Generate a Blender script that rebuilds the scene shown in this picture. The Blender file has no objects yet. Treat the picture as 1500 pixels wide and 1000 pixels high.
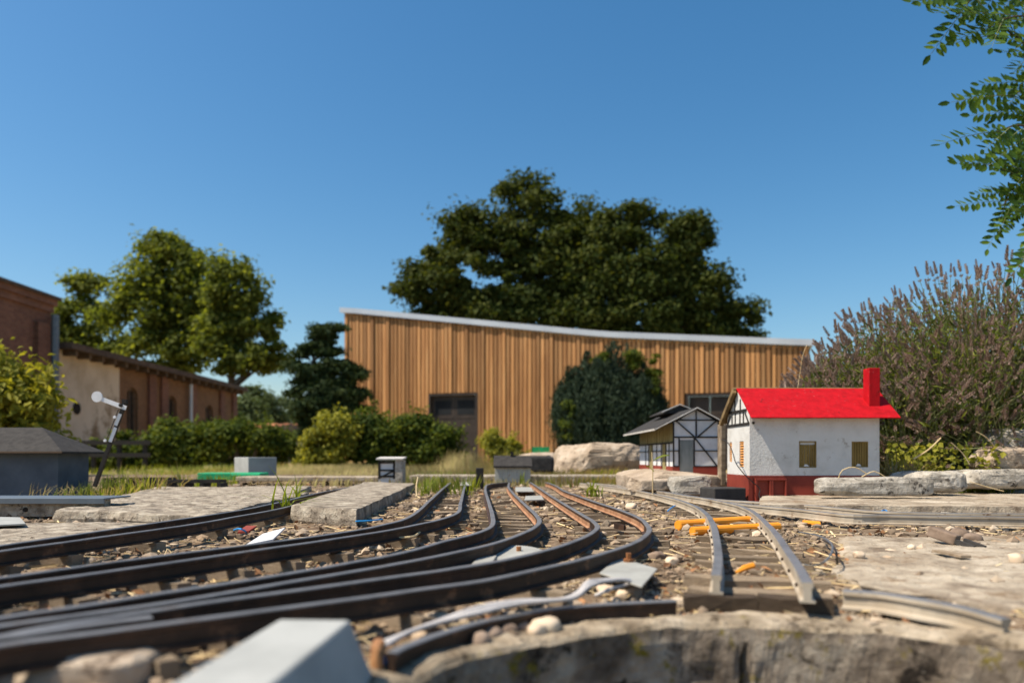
import bpy, bmesh, math, random
import numpy as np
from mathutils import Vector, Matrix, noise as mnoise

# ------------------------------------------------------------------ camera, sky, sun, exposure
sc = bpy.context.scene
COL = sc.collection
R = math.radians
F = 1083.0            # focal length in photo pixels (26 mm on full frame)
VH = 668.0            # horizon row in the photo
ZC = 0.115            # camera height above the sleeper tops

cam_d = bpy.data.cameras.new('camera')
cam = bpy.data.objects.new('camera', cam_d)
COL.objects.link(cam)
cam.location = (0, 0, ZC)
cam.rotation_euler = (R(90), 0, 0)
cam_d.sensor_width = 36
cam_d.lens = 26.0
cam_d.shift_y = (VH - 500) / 1500.0
cam_d.clip_start = 0.02
cam_d.clip_end = 2000
cam_d.dof.use_dof = True
cam_d.dof.focus_distance = 1.3
cam_d.dof.aperture_fstop = 4.6
sc.camera = cam

SUN_EL, SUN_A = R(57), R(14)
SDIR = Vector((-math.cos(SUN_A) * math.cos(SUN_EL), -math.sin(SUN_A) * math.cos(SUN_EL), math.sin(SUN_EL)))
world = bpy.data.worlds.new('World')
sc.world = world
world.use_nodes = True
wn = world.node_tree.nodes
wl = world.node_tree.links
wn.clear()
sky = wn.new('ShaderNodeTexSky')
sky.sky_type = 'NISHITA'
sky.sun_disc = False
sky.sun_elevation = SUN_EL
sky.sun_rotation = math.atan2(SDIR.x, SDIR.y)
sky.altitude = 200
sky.air_density = 1.15
sky.dust_density = 1.3
sky.ozone_density = 2.5
bg = wn.new('ShaderNodeBackground')
bg.inputs['Strength'].default_value = 0.1
wo = wn.new('ShaderNodeOutputWorld')
hs = wn.new('ShaderNodeHueSaturation')
hs.inputs['Saturation'].default_value = 1.33
hs.inputs['Hue'].default_value = 0.494
wl.new(sky.outputs[0], hs.inputs['Color'])
wl.new(hs.outputs[0], bg.inputs[0])
wl.new(bg.outputs[0], wo.inputs[0])

sun_d = bpy.data.lights.new('sun', 'SUN')
sun_d.energy = 5.0
sun_d.angle = R(0.5)
sun_d.color = (1.0, 0.90, 0.75)
sun = bpy.data.objects.new('sun', sun_d)
COL.objects.link(sun)
sun.rotation_euler = SDIR.to_track_quat('Z', 'Y').to_euler()

sc.view_settings.view_transform = 'Standard'
sc.view_settings.look = 'None'
sc.view_settings.exposure = 0.5
sc.view_settings.gamma = 1.0
sc.view_settings.use_curve_mapping = False
sc.cycles.max_bounces = 6
sc.cycles.transparent_max_bounces = 8

# ------------------------------------------------------------------ helpers
rng = np.random.default_rng(7)
rnd = random.Random(11)


def W(u, v, z):
    """the world point seen at photo pixel (u, v) on the height z"""
    Y = F * (ZC - z) / (v - VH)
    return Vector(((u - 750) / F * Y, Y, z))


def Q(u, v, Y):
    """the world point seen at photo pixel (u, v) at the distance Y"""
    return Vector(((u - 750) / F * Y, Y, ZC + (VH - v) / F * Y))


def XU(u, Y):
    return (u - 750) / F * Y


def ZV(v, Y):
    return ZC + (VH - v) / F * Y


_tab = rng.random((64, 64, 64)).astype(np.float32)


def vn3(p, f=1.0):
    """value noise in 0..1 for an (n, 3) array"""
    q = np.asarray(p, dtype=np.float64) * f
    i = np.floor(q).astype(int)
    t = q - i
    t = t * t * (3 - 2 * t)
    o = 0
    for dx in (0, 1):
        wx = t[:, 0] if dx else 1 - t[:, 0]
        for dy in (0, 1):
            wy = t[:, 1] if dy else 1 - t[:, 1]
            for dz in (0, 1):
                wz = t[:, 2] if dz else 1 - t[:, 2]
                o = o + wx * wy * wz * _tab[(i[:, 0] + dx) & 63, (i[:, 1] + dy) & 63, (i[:, 2] + dz) & 63]
    return o


def fbm(p, f=1.0, n=3):
    o, a, s = 0, 1.0, 0
    for k in range(n):
        o = o + a * vn3(np.asarray(p) + 13.7 * k, f)
        s += a
        a *= 0.5
        f *= 2.03
    return o / s


def sstep(a, b, x):
    t = np.clip((x - a) / (b - a), 0, 1)
    return t * t * (3 - 2 * t)


# ---- the turntable pit in the foreground
PX, PY, PR = 0.172, 0.292, 0.272


def gz(x, y):
    """height of the railway bed"""
    x = np.atleast_1d(np.asarray(x, dtype=np.float64))
    y = np.atleast_1d(np.asarray(y, dtype=np.float64))
    p = np.stack([x, y, 0 * x + 3.3], 1)
    base = -0.014 + 0.006 * sstep(0.75, 1.15, y + 1.2 * x)
    base = base + 0.012 * sstep(1.9, 2.6, y) * sstep(0.35, 0.55, x)
    out = base + 0.007 * (fbm(p, 9, 3) - 0.5) + 0.004 * (fbm(p, 45, 2) - 0.5)
    d = np.hypot(x - PX, y - PY)
    k = sstep(PR + 0.075, PR + 0.045, d)
    return out * (1 - k) - 0.016 * k


def g1(x, y):
    return float(gz(x, y)[0])


# ---- materials
def nmat(name):
    m = bpy.data.materials.new(name)
    m.use_nodes = True
    nt = m.node_tree
    return m, nt, nt.nodes['Principled BSDF'], nt.nodes, nt.links


def ramp(nodes, stops, interp='LINEAR'):
    r = nodes.new('ShaderNodeValToRGB')
    r.color_ramp.interpolation = interp
    e = r.color_ramp.elements
    while len(e) < len(stops):
        e.new(0.5)
    for k, (p, c) in enumerate(stops):
        e[k].position = p
        e[k].color = (c[0], c[1], c[2], 1)
    return r


def mat(name, stops, scale=20, detail=6, rough=0.8, bump=0.3, bscale=None, bdist=0.002, metal=0.0,
        stretch=(1, 1, 1), rand=0.0, island=0.0, speck=None, distort=0.0, spec=0.3, coords='Object'):
    """noise-coloured material; rand = per-object brightness spread, island = per-piece spread,
    speck = (colour, scale, threshold) for small flecks of dirt, moss or lichen"""
    m, nt, b, N, L = nmat(name)
    tc = N.new('ShaderNodeTexCoord')
    mp = N.new('ShaderNodeMapping')
    mp.inputs['Scale'].default_value = stretch
    L.new(tc.outputs[coords], mp.inputs[0])
    vec = mp.outputs[0]
    if rand:
        oi = N.new('ShaderNodeObjectInfo')
        ad = N.new('ShaderNodeVectorMath')
        ad.operation = 'MULTIPLY_ADD'
        ad.inputs[0].default_value = (7.3, 3.1, 5.7)
        L.new(oi.outputs['Random'], ad.inputs[1])
        L.new(mp.outputs[0], ad.inputs[2])
        vec = ad.outputs[0]
    nz = N.new('ShaderNodeTexNoise')
    nz.inputs['Scale'].default_value = scale
    nz.inputs['Detail'].default_value = detail
    nz.inputs['Roughness'].default_value = 0.62
    nz.inputs['Distortion'].default_value = distort
    L.new(vec, nz.inputs['Vector'])
    rp = ramp(N, stops)
    L.new(nz.outputs['Fac'], rp.inputs[0])
    col = rp.outputs[0]
    if speck:
        lst = speck if isinstance(speck, list) else [speck]
        for (c, s, t) in lst:
            n2 = N.new('ShaderNodeTexNoise')
            n2.inputs['Scale'].default_value = s
            n2.inputs['Detail'].default_value = 5
            n2.inputs['Roughness'].default_value = 0.7
            L.new(vec, n2.inputs['Vector'])
            mr = N.new('ShaderNodeMapRange')
            mr.inputs['From Min'].default_value = t
            mr.inputs['From Max'].default_value = t + 0.08
            L.new(n2.outputs['Fac'], mr.inputs[0])
            mx = N.new('ShaderNodeMix')
            mx.data_type = 'RGBA'
            mx.inputs[7].default_value = (c[0], c[1], c[2], 1)
            L.new(mr.outputs[0], mx.inputs[0])
            L.new(col, mx.inputs[6])
            col = mx.outputs[2]
    for (amt, kind) in ((rand, 'o'), (island, 'i')):
        if amt:
            if kind == 'o':
                src = N.new('ShaderNodeObjectInfo').outputs['Random']
            else:
                src = N.new('ShaderNodeNewGeometry').outputs['Random Per Island']
            mr = N.new('ShaderNodeMapRange')
            mr.inputs['To Min'].default_value = 1 - amt
            mr.inputs['To Max'].default_value = 1 + amt
            L.new(src, mr.inputs[0])
            vm = N.new('ShaderNodeVectorMath')
            vm.operation = 'SCALE'
            L.new(col, vm.inputs[0])
            L.new(mr.outputs[0], vm.inputs['Scale'])
            col = vm.outputs[0]
    L.new(col, b.inputs['Base Color'])
    b.inputs['Roughness'].default_value = rough
    b.inputs['Metallic'].default_value = metal
    b.inputs['Specular IOR Level'].default_value = spec
    if bump:
        nb = N.new('ShaderNodeTexNoise')
        nb.inputs['Scale'].default_value = bscale or scale * 3
        nb.inputs['Detail'].default_value = 8
        nb.inputs['Roughness'].default_value = 0.65
        L.new(vec, nb.inputs['Vector'])
        bm = N.new('ShaderNodeBump')
        bm.inputs['Strength'].default_value = bump
        bm.inputs['Distance'].default_value = bdist
        L.new(nb.outputs['Fac'], bm.inputs['Height'])
        L.new(bm.outputs[0], b.inputs['Normal'])
    return m


def leafmat(name, c1, c2, c3, trans=0.35, scale=1.0, rough=0.7, tcol=None):
    """leaves: colour by leaf and by clump, part of the light passes through"""
    m, nt, b, N, L = nmat(name)
    gi = N.new('ShaderNodeNewGeometry')
    tc = N.new('ShaderNodeTexCoord')
    nz = N.new('ShaderNodeTexNoise')
    nz.inputs['Scale'].default_value = scale
    nz.inputs['Detail'].default_value = 3
    L.new(tc.outputs['Object'], nz.inputs['Vector'])
    ad = N.new('ShaderNodeMath')
    ad.operation = 'MULTIPLY_ADD'
    ad.inputs[1].default_value = 0.5
    L.new(gi.outputs['Random Per Island'], ad.inputs[0])
    ml = N.new('ShaderNodeMath')
    ml.operation = 'MULTIPLY'
    ml.inputs[1].default_value = 0.5
    L.new(nz.outputs['Fac'], ml.inputs[0])
    L.new(ml.outputs[0], ad.inputs[2])
    rp = ramp(N, [(0.15, c1), (0.5, c2), (0.85, c3)])
    L.new(ad.outputs[0], rp.inputs[0])
    L.new(rp.outputs[0], b.inputs['Base Color'])
    b.inputs['Roughness'].default_value = rough
    b.inputs['Specular IOR Level'].default_value = 0.12
    tr = N.new('ShaderNodeBsdfTranslucent')
    gm = N.new('ShaderNodeVectorMath')
    gm.operation = 'MULTIPLY'
    gm.inputs[1].default_value = tcol or (1.6, 1.5, 0.5)
    L.new(rp.outputs[0], gm.inputs[0])
    L.new(gm.outputs[0], tr.inputs['Color'])
    ms = N.new('ShaderNodeMixShader')
    ms.inputs[0].default_value = trans
    L.new(b.outputs[0], ms.inputs[1])
    L.new(tr.outputs[0], ms.inputs[2])
    L.new(ms.outputs[0], N['Material Output'].inputs['Surface'])
    return m


# ---- objects
def link(o, parent=None):
    COL.objects.link(o)
    if parent is not None:
        o.parent = parent
    return o


def tag(o, label=None, cat=None, group=None, kind=None):
    if label:
        o['label'] = label
    if cat:
        o['category'] = cat
    if group:
        o['group'] = group
    if kind:
        o['kind'] = kind
    return o


def thing(name, label, cat, loc=(0, 0, 0), rz=0.0, group=None):
    o = bpy.data.objects.new(name, None)
    o.location = loc
    o.rotation_euler = (0, 0, rz)
    link(o)
    return tag(o, label, cat, group)


def setm(me, m):
    for k in (m if isinstance(m, (list, tuple)) else [m]):
        me.materials.append(k)


def npmesh(name, V, Fc, m, parent=None, smooth=False, midx=None):
    """object from numpy vertices (n,3) and equal-sized faces (k, c)"""
    me = bpy.data.meshes.new(name)
    V = np.ascontiguousarray(V, dtype=np.float32)
    Fc = np.ascontiguousarray(Fc, dtype=np.int32)
    k, c = Fc.shape
    me.vertices.add(len(V))
    me.vertices.foreach_set('co', V.ravel())
    me.loops.add(k * c)
    me.loops.foreach_set('vertex_index', Fc.ravel())
    me.polygons.add(k)
    me.polygons.foreach_set('loop_start', np.arange(0, k * c, c, dtype=np.int32))
    try:
        me.polygons.foreach_set('loop_total', np.full(k, c, dtype=np.int32))
    except Exception:
        pass
    setm(me, m)
    if midx is not None:
        me.polygons.foreach_set('material_index', np.asarray(midx, dtype=np.int32))
    me.polygons.foreach_set('use_smooth', np.full(k, bool(smooth)))
    me.update(calc_edges=True)
    me.validate()
    return link(bpy.data.objects.new(name, me), parent)


class MB:
    """collects simple shapes; build() links them as one mesh object"""

    def __init__(self):
        self.v, self.f, self.mi = [], [], []

    def add(self, vs, fs, mi=0):
        n = len(self.v)
        self.v += [tuple(p) for p in vs]
        self.f += [tuple(n + i for i in f) for f in fs]
        self.mi += [mi] * len(fs)
        return self

    def box(self, c, s, rot=None, mi=0):
        vs = []
        for x in (-.5, .5):
            for y in (-.5, .5):
                for z in (-.5, .5):
                    p = Vector((x * s[0], y * s[1], z * s[2]))
                    if rot is not None:
                        p = rot @ p
                    vs.append(p + Vector(c))
        return self.add(vs, [(0, 1, 3, 2), (4, 6, 7, 5), (0, 4, 5, 1), (2, 3, 7, 6), (0, 2, 6, 4), (1, 5, 7, 3)], mi)

    def box2(self, a, b, mi=0):
        return self.box([(a[i] + b[i]) / 2 for i in range(3)], [abs(b[i] - a[i]) for i in range(3)], None, mi)

    def bar(self, a, b, w, h, up=(0, 0, 1), mi=0):
        """rectangular bar from a to b, w wide and h along 'up'"""
        a, b = Vector(a), Vector(b)
        d = (b - a).normalized()
        u = Vector(up)
        s = d.cross(u).normalized()
        t = s.cross(d)
        vs = [p + s * (w / 2 * i) + t * (h / 2 * j) for p in (a, b) for (i, j) in ((-1, -1), (1, -1), (1, 1), (-1, 1))]
        return self.add(vs, [(3, 2, 1, 0), (4, 5, 6, 7), (0, 1, 5, 4), (1, 2, 6, 5), (2, 3, 7, 6), (3, 0, 4, 7)], mi)

    def prism(self, poly, d, mi=0):
        """poly: list of 3-D points in one plane, extruded by vector d"""
        n = len(poly)
        d = Vector(d)
        vs = [Vector(p) for p in poly] + [Vector(p) + d for p in poly]
        fs = [tuple(range(n))[::-1], tuple(range(n, 2 * n))]
        fs += [(i, (i + 1) % n, n + (i + 1) % n, n + i) for i in range(n)]
        return self.add(vs, fs, mi)

    def tube(self, pts, r, n=6, mi=0, cap=True):
        pts = [Vector(p) for p in pts]
        rs = r if isinstance(r, (list, tuple)) else [r] * len(pts)
        vs = []
        for i, p in enumerate(pts):
            t = (pts[min(i + 1, len(pts) - 1)] - pts[max(i - 1, 0)]).normalized()
            a = Vector((0, 0, 1)) if abs(t.z) < 0.9 else Vector((0, 1, 0))
            s = t.cross(a).normalized()
            q = s.cross(t)
            for k in range(n):
                an = 2 * math.pi * k / n
                vs.append(p + (s * math.cos(an) + q * math.sin(an)) * rs[i])
        fs = []
        for i in range(len(pts) - 1):
            for k in range(n):
                k2 = (k + 1) % n
                fs.append((i * n + k, i * n + k2, (i + 1) * n + k2, (i + 1) * n + k))
        if cap:
            fs.append(tuple(range(n))[::-1])
            fs.append(tuple((len(pts) - 1) * n + k for k in range(n)))
        return self.add(vs, fs, mi)

    def build(self, name, m, parent=None, bevel=0.0, seg=2, smooth=False):
        me = bpy.data.meshes.new(name)
        me.from_pydata([tuple(p) for p in self.v], [], self.f)
        setm(me, m)
        me.polygons.foreach_set('material_index', self.mi)
        bm = bmesh.new()
        bm.from_mesh(me)
        bmesh.ops.recalc_face_normals(bm, faces=bm.faces)
        bm.to_mesh(me)
        bm.free()
        if smooth:
            me.polygons.foreach_set('use_smooth', [True] * len(me.polygons))
        o = link(bpy.data.objects.new(name, me), parent)
        if bevel:
            md = o.modifiers.new('bevel', 'BEVEL')
            md.width = bevel
            md.segments = seg
            md.limit_method = 'ANGLE'
        return o


def spline(pts, step):
    """Catmull-Rom through the points, resampled at about 'step'"""
    P = [Vector(p) for p in pts]
    P = [P[0] * 2 - P[1]] + P + [P[-1] * 2 - P[-2]]
    out = []
    for i in range(1, len(P) - 2):
        a, b, c, d = P[i - 1], P[i], P[i + 1], P[i + 2]
        n = max(2, int((c - b).length / step))
        for k in range(n):
            t = k / n
            out.append(0.5 * ((2 * b) + (c - a) * t + (2 * a - 5 * b + 4 * c - d) * t * t + (3 * b - a - 3 * c + d) * t ** 3))
    out.append(P[-2])
    return out


_ico = None


def ico(sub):
    global _ico
    if _ico is None:
        _ico = {}
    if sub not in _ico:
        bm = bmesh.new()
        bmesh.ops.create_icosphere(bm, subdivisions=sub, radius=1)
        bm.verts.ensure_lookup_table()
        V = np.array([v.co[:] for v in bm.verts])
        Fc = np.array([[v.index for v in f.verts] for f in bm.faces])
        bm.free()
        _ico[sub] = (V, Fc)
    return _ico[sub]


def rock_arrays(size, seed, sub=4, rough=0.35, flat=0.6, freq=1.6):
    """weathered broken stone: boxy lump cut by a few planes, then roughened at several scales"""
    V, Fc = ico(sub)
    r = np.random.default_rng(int(seed * 7 + 1))
    off = np.array([seed * 1.37, seed * 0.71, seed * 2.11])
    P = np.sign(V) * np.abs(V) ** flat
    for k in range(9):
        nn = r.normal(size=3)
        nn /= np.linalg.norm(nn)
        d = (P @ nn)
        lim = d.max() * r.uniform(.74, .93)
        P = P - np.maximum(d - lim, 0)[:, None] * nn * .92
    asp = np.array(size) / max(size)
    q = P * asp
    n = fbm(q + off, freq * 1.4, 4) - 0.5
    n2 = fbm(q + off + 40, freq * 7, 4) - 0.5
    n3 = np.abs(fbm(q + off + 80, freq * 3, 3) - .5)
    nv = V / (np.array(size) / min(size))
    nv /= np.linalg.norm(nv, axis=1)[:, None]
    P = P * np.array(size)
    m = min(size)
    return P + nv * (m * (rough * 1.5 * n + rough * .8 * n2 - rough * .7 * n3))[:, None], Fc


def rock(name, loc, size, seed, m, sub=4, rough=0.35, flat=0.6, rz=0, parent=None, smooth=False, freq=1.6, tilt=(0, 0)):
    P, Fc = rock_arrays(size, seed, sub, rough, flat, freq)
    o = npmesh(name, P, Fc, m, parent, smooth)
    o.location = loc
    o.rotation_euler = (tilt[0], tilt[1], rz)
    return o


def slab(name, corners, zt, th, m, amp=0.002, cell=0.006, seed=0, parent=None, edge=2.2, tilt=None, wob=0.012):
    """broken concrete slab: a grid over four corners (x, y), rough sides, uneven rim"""
    c = [Vector((p[0], p[1], 0)) for p in corners]
    lu = ((c[1] - c[0]).length + (c[2] - c[3]).length) / 2
    lv = ((c[3] - c[0]).length + (c[2] - c[1]).length) / 2
    nu, nv = max(4, min(150, int(lu / cell))), max(4, min(110, int(lv / cell)))
    us = np.linspace(0, 1, nu + 1)
    vs = np.linspace(0, 1, nv + 1)
    U, V_ = np.meshgrid(us, vs)
    A = np.array([p[:] for p in c])
    top = ((1 - U) * (1 - V_))[..., None] * A[0] + (U * (1 - V_))[..., None] * A[1] + (U * V_)[..., None] * A[2] + ((1 - U) * V_)[..., None] * A[3]
    top[..., 2] = zt if tilt is None else zt + tilt[0] * (U - .5) + tilt[1] * (V_ - .5)
    flatv = top.reshape(-1, 3)
    faces = []
    W1 = nu + 1
    for j in range(nv):
        a = j * W1 + np.arange(nu)
        faces.append(np.stack([a, a + 1, a + W1 + 1, a + W1], 1))
    ring = list(range(W1)) + [j * W1 + nu for j in range(1, nv + 1)] + [nv * W1 + i for i in range(nu - 1, -1, -1)] + [j * W1 for j in range(nv - 1, 0, -1)]
    rings = [np.array(ring)]
    nr = max(2, min(9, int(th / cell)))
    allv = [flatv]
    base = len(flatv)
    cen = flatv.mean(0)
    for r in range(1, nr + 1):
        pv = flatv[ring].copy()
        pv[:, 2] -= th * r / nr
        d = pv - cen
        d[:, 2] = 0
        d /= np.linalg.norm(d, axis=1)[:, None] + 1e-9
        pv += d * (0.15 * th * math.sin(3.0 * r / nr))
        allv.append(pv)
        rings.append(base + np.arange(len(ring)))
        base += len(ring)
    for r in range(nr):
        a, b = rings[r], rings[r + 1]
        faces.append(np.stack([a, b, np.roll(b, -1), np.roll(a, -1)], 1))
    P = np.concatenate(allv)
    s = seed * 3.17
    n1 = fbm(P + s, 60, 3) - .5
    nx = fbm(P + s + 9, 38, 3) - .5
    ny = fbm(P + s + 21, 38, 3) - .5
    lx = fbm(P + s + 33, 9, 2) - .5
    ly = fbm(P + s + 47, 9, 2) - .5
    Dn = np.zeros(len(P))
    ii = np.arange(len(flatv))
    uu, vv = ii % W1, ii // W1
    ed = np.minimum(np.minimum(uu, nu - uu) * lu / nu, np.minimum(vv, nv - vv) * lv / nv)
    near = np.ones(len(P))
    near[:len(flatv)] = np.clip(1 - ed / 0.012, 0, 1)
    P[:, 2] += amp * 2 * n1 - near * amp * 1.5 * (0.5 + n1) + (fbm(P + s + 60, 11, 2) - .5) * amp * 2
    k = np.where(np.arange(len(P)) < len(flatv), near, 1.0)
    P[:, 0] += k * amp * 2 * edge * nx + lx * wob * 2 * k
    P[:, 1] += k * amp * 2 * edge * ny + ly * wob * 2 * k
    P[:, 2] += np.where(np.arange(len(P)) >= len(flatv), amp * 0.8 * nx, 0)
    return npmesh(name, P, np.concatenate(faces), m, parent)


def cards(name, P, N_, size, m, parent=None, aspect=0.55, seed=0, up=None, fold=0.25):
    """many small pointed leaves: P centres, N_ face normals, size per leaf; up = growing direction"""
    r = np.random.default_rng(seed)
    n = len(P)
    N_ = N_ / (np.linalg.norm(N_, axis=1)[:, None] + 1e-9)
    T = r.normal(size=(n, 3)) if up is None else up + 0.25 * r.normal(size=(n, 3))
    T = T - (T * N_).sum(1)[:, None] * N_
    T /= np.linalg.norm(T, axis=1)[:, None] + 1e-9
    B = np.cross(N_, T)
    s = np.asarray(size).reshape(-1, 1) * np.ones((n, 1))
    a = P - T * s * 0.5
    c = P + T * s * 0.5
    w = s * aspect * 0.5
    b = P + B * w + N_ * s * fold * 0.4 - T * s * 0.06
    d = P - B * w + N_ * s * fold * 0.4 - T * s * 0.06
    V = np.stack([a, b, c, d], 1).reshape(-1, 3)
    i = np.arange(n) * 4
    Fc = np.concatenate([np.stack([i, i + 1, i + 2], 1), np.stack([i, i + 2, i + 3], 1)])
    return npmesh(name, V, Fc, m, parent)


def unit(n, r):
    v = r.normal(size=(n, 3))
    return v / np.linalg.norm(v, axis=1)[:, None]


def blades(name, roots, h, w, m, seed=0, lean=0.35, parent=None, bend=0.5):
    """grass: tapering strips of three pieces that bend over"""
    r = np.random.default_rng(seed)
    n = len(roots)
    az = r.uniform(0, 2 * np.pi, n)
    d = np.stack([np.cos(az), np.sin(az), 0 * az], 1)
    s = np.stack([-np.sin(az), np.cos(az), 0 * az], 1)
    hh = (h * r.uniform(0.45, 1.15, n))[:, None]
    ln = (lean * r.uniform(0.1, 1.3, n))[:, None]
    ww = (w * r.uniform(0.6, 1.3, n))[:, None]
    V = []
    for t, wk in ((0, 1), (0.4, 0.9), (0.75, 0.55), (1.0, 0.05)):
        p = roots + np.array([0, 0, 1.0]) * hh * (t - bend * ln * t * t * 0.6) + d * hh * ln * t * t * (0.5 + bend)
        V += [p - s * ww * wk * 0.5, p + s * ww * wk * 0.5]
    V = np.stack(V, 1).reshape(-1, 3)
    i = np.arange(n) * 8
    Fc = np.concatenate([np.stack([i + 2 * k, i + 2 * k + 1, i + 2 * k + 3, i + 2 * k + 2], 1) for k in range(3)])
    return npmesh(name, V, Fc, m, parent)

# ------------------------------------------------------------------ materials
M = {}
M['bed'] = mat('bed_soil', [(0.32, (.075, .046, .026)), (0.5, (.17, .115, .070)), (0.68, (.34, .255, .165))], 40, 9, .95, .9, 160, .004,
               speck=[((.5, .42, .31), 120, .60), ((.06, .04, .025), 70, .60)])
M['yard'] = mat('dry_yard', [(0.3, (.20, .15, .07)), (0.55, (.36, .27, .13)), (0.75, (.26, .25, .09))], .8, 8, .95, .5, 9, .05)
M['concrete'] = mat('weathered_concrete', [(0.32, (.12, .095, .070)), (0.5, (.31, .258, .196)), (0.68, (.52, .455, .355))], 30, 10, .95, 1.0, 150, .005,
                    rand=.08, speck=[((.09, .07, .05), 75, .57), ((.13, .10, .07), 14, .62), ((.60, .55, .46), 170, .61)])
M['pale_concrete'] = mat('pale_concrete', [(0.32, (.17, .125, .085)), (0.5, (.39, .32, .235)), (0.68, (.60, .52, .405))], 18, 10, .93, .9, 130, .005,
                         speck=[((.24, .17, .105), 9, .54), ((.20, .14, .09), 40, .59), ((.10, .07, .045), 120, .62)])
M['rough_stone'] = mat('rough_stone', [(0.3, (.20, .175, .14)), (0.5, (.40, .36, .30)), (0.72, (.58, .54, .47))], 36, 10, .95, 1.0, 110, .006,
                       rand=.1, speck=[((.07, .06, .05), 55, .57), ((.66, .61, .53), 120, .63)])
M['pink_stone'] = mat('pinkish_stone', [(0.3, (.26, .19, .13)), (0.55, (.43, .34, .25)), (0.75, (.55, .47, .38))], 12, 10, .93, .9, 80, .006,
                      speck=[((.13, .09, .06), 34, .58), ((.55, .48, .38), 90, .62)])
M['pit'] = mat('pit_concrete', [(0.34, (.075, .055, .038)), (0.5, (.24, .19, .14)), (0.66, (.46, .39, .30))], 24, 10, .95, 1.0, 90, .008,
               speck=[((.030, .022, .015), 30, .55), ((.21, .16, .015), 40, .57), ((.42, .37, .29), 110, .63)])
M['rim'] = mat('rim_concrete', [(0.32, (.11, .08, .05)), (0.5, (.34, .27, .185)), (0.68, (.56, .465, .345))], 30, 10, .95, 1.0, 120, .005,
               speck=[((.10, .07, .04), 55, .56), ((.24, .18, .02), 26, .60), ((.055, .04, .028), 20, .62)])
M['rust'] = mat('rusty_rail', [(0.3, (.016, .010, .007)), (0.5, (.042, .023, .014)), (0.75, (.105, .052, .029))], 30, 8, .62, .35, 150, .0006,
                stretch=(1, 1, 1), speck=[((.17, .085, .045), 38, .60)])
M['sun_tint_rust'] = mat('sunlit_tint_rust', [(0.3, (.22, .10, .05)), (0.55, (.36, .19, .10)), (0.75, (.44, .29, .18))], 26, 8, .7, .35, 150, .0006,  # rail rust brightened, sunlight is put into the colour
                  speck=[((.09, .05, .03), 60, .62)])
M['worn'] = mat('worn_rail_head', [(0.3, (.12, .118, .12)), (0.55, (.19, .19, .195)), (0.78, (.14, .11, .09))], 30, 7, .5, .25, 200, .0004, metal=.3,
                speck=[((.09, .055, .035), 50, .68)])
M['grey_rail'] = mat('grey_painted_rail', [(0.3, (.30, .24, .17)), (0.55, (.42, .355, .27)), (0.75, (.50, .44, .35))], 22, 8, .6, .3, 140, .0006,
                     speck=[((.15, .085, .045), 36, .60), ((.10, .08, .06), 80, .64)])
M['sleeper'] = mat('old_sleeper_wood', [(0.28, (.11, .078, .05)), (0.5, (.26, .195, .13)), (0.72, (.44, .355, .255))], 28, 9, .92, .7, 70, .002,
                   stretch=(.18, 1.6, 1.6), rand=.28, speck=[((.05, .035, .025), 50, .62)])
M['dark_wood'] = mat('dark_wood', [(0.3, (.03, .02, .013)), (0.55, (.08, .055, .035)), (0.75, (.16, .115, .075))], 22, 8, .9, .6, 60, .002, stretch=(.2, 1.5, 1.5))
M['stone_a'] = mat('gravel', [(0.3, (.14, .095, .06)), (0.5, (.27, .20, .135)), (0.7, (.48, .40, .30))], 8, 6, .9, .6, 300, .001, island=.6)
M['pebble'] = mat('pale_pebble', [(0.3, (.50, .36, .24)), (0.6, (.68, .55, .40))], 30, 6, .7, .3, 150, .001, rand=.12)
M['brown_stone'] = mat('brown_stone', [(0.3, (.12, .08, .055)), (0.6, (.26, .19, .14))], 40, 7, .85, .5, 150, .001, rand=.25)
M['straw'] = mat('straw', [(0.3, (.40, .28, .13)), (0.6, (.62, .48, .27))], 12, 4, .8, 0, island=.35)
M['dead_leaf'] = mat('dead_leaf', [(0.3, (.13, .055, .025)), (0.6, (.30, .15, .065))], 30, 5, .8, .3, island=.5)
M['white_plaster'] = mat('dirty_white_render', [(0.25, (.46, .44, .40)), (0.5, (.61, .595, .56)), (0.75, (.66, .65, .62))], 16, 8, .88, .8, 150, .0022,
                         speck=[((.36, .32, .27), 24, .60), ((.20, .17, .14), 70, .645), ((.09, .075, .06), 105, .675)])
M['white_panel'] = mat('white_panel', [(0.3, (.55, .54, .53)), (0.6, (.72, .71, .70))], 22, 6, .8, .25, 120, .0006, speck=((.25, .22, .19), 60, .68))
M['red_base'] = mat('red_brown_paint', [(0.3, (.17, .024, .014)), (0.6, (.235, .038, .022))], 24, 6, .6, .3, 140, .0005, speck=((.40, .16, .10), 70, .68))
M['red_roof'] = mat('red_roof_paint', [(0.3, (.30, .003, .006)), (0.6, (.45, .005, .010))], 60, 9, .65, .7, 420, .0008, spec=.15,
                    speck=[((.52, .10, .10), 150, .63), ((.75, .62, .55), 95, .715), ((.15, .008, .008), 40, .65)])
M['moss_roof'] = mat('mossy_board', [(0.3, (.10, .065, .03)), (0.6, (.24, .16, .07)), (0.8, (.16, .15, .04))], 40, 8, .95, .8, 120, .002)
M['black_paint'] = mat('black_timber', [(0.3, (.010, .009, .008)), (0.7, (.028, .023, .019))], 40, 5, .7, .3, 160, .0005)
M['tar'] = mat('tarred_block', [(0.3, (.022, .020, .019)), (0.7, (.055, .050, .046))], 40, 7, .75, .6, 120, .0015, speck=((.22, .20, .18), 120, .70))
M['shutter'] = mat('olive_shutter', [(0.3, (.15, .095, .022)), (0.6, (.25, .165, .045))], 40, 6, .75, .4, 140, .0006, stretch=(2, 2, .3))
M['orange_slat'] = mat('orange_slat', [(0.3, (.48, .20, .055)), (0.6, (.62, .30, .09))], 40, 5, .7, .2)
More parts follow.
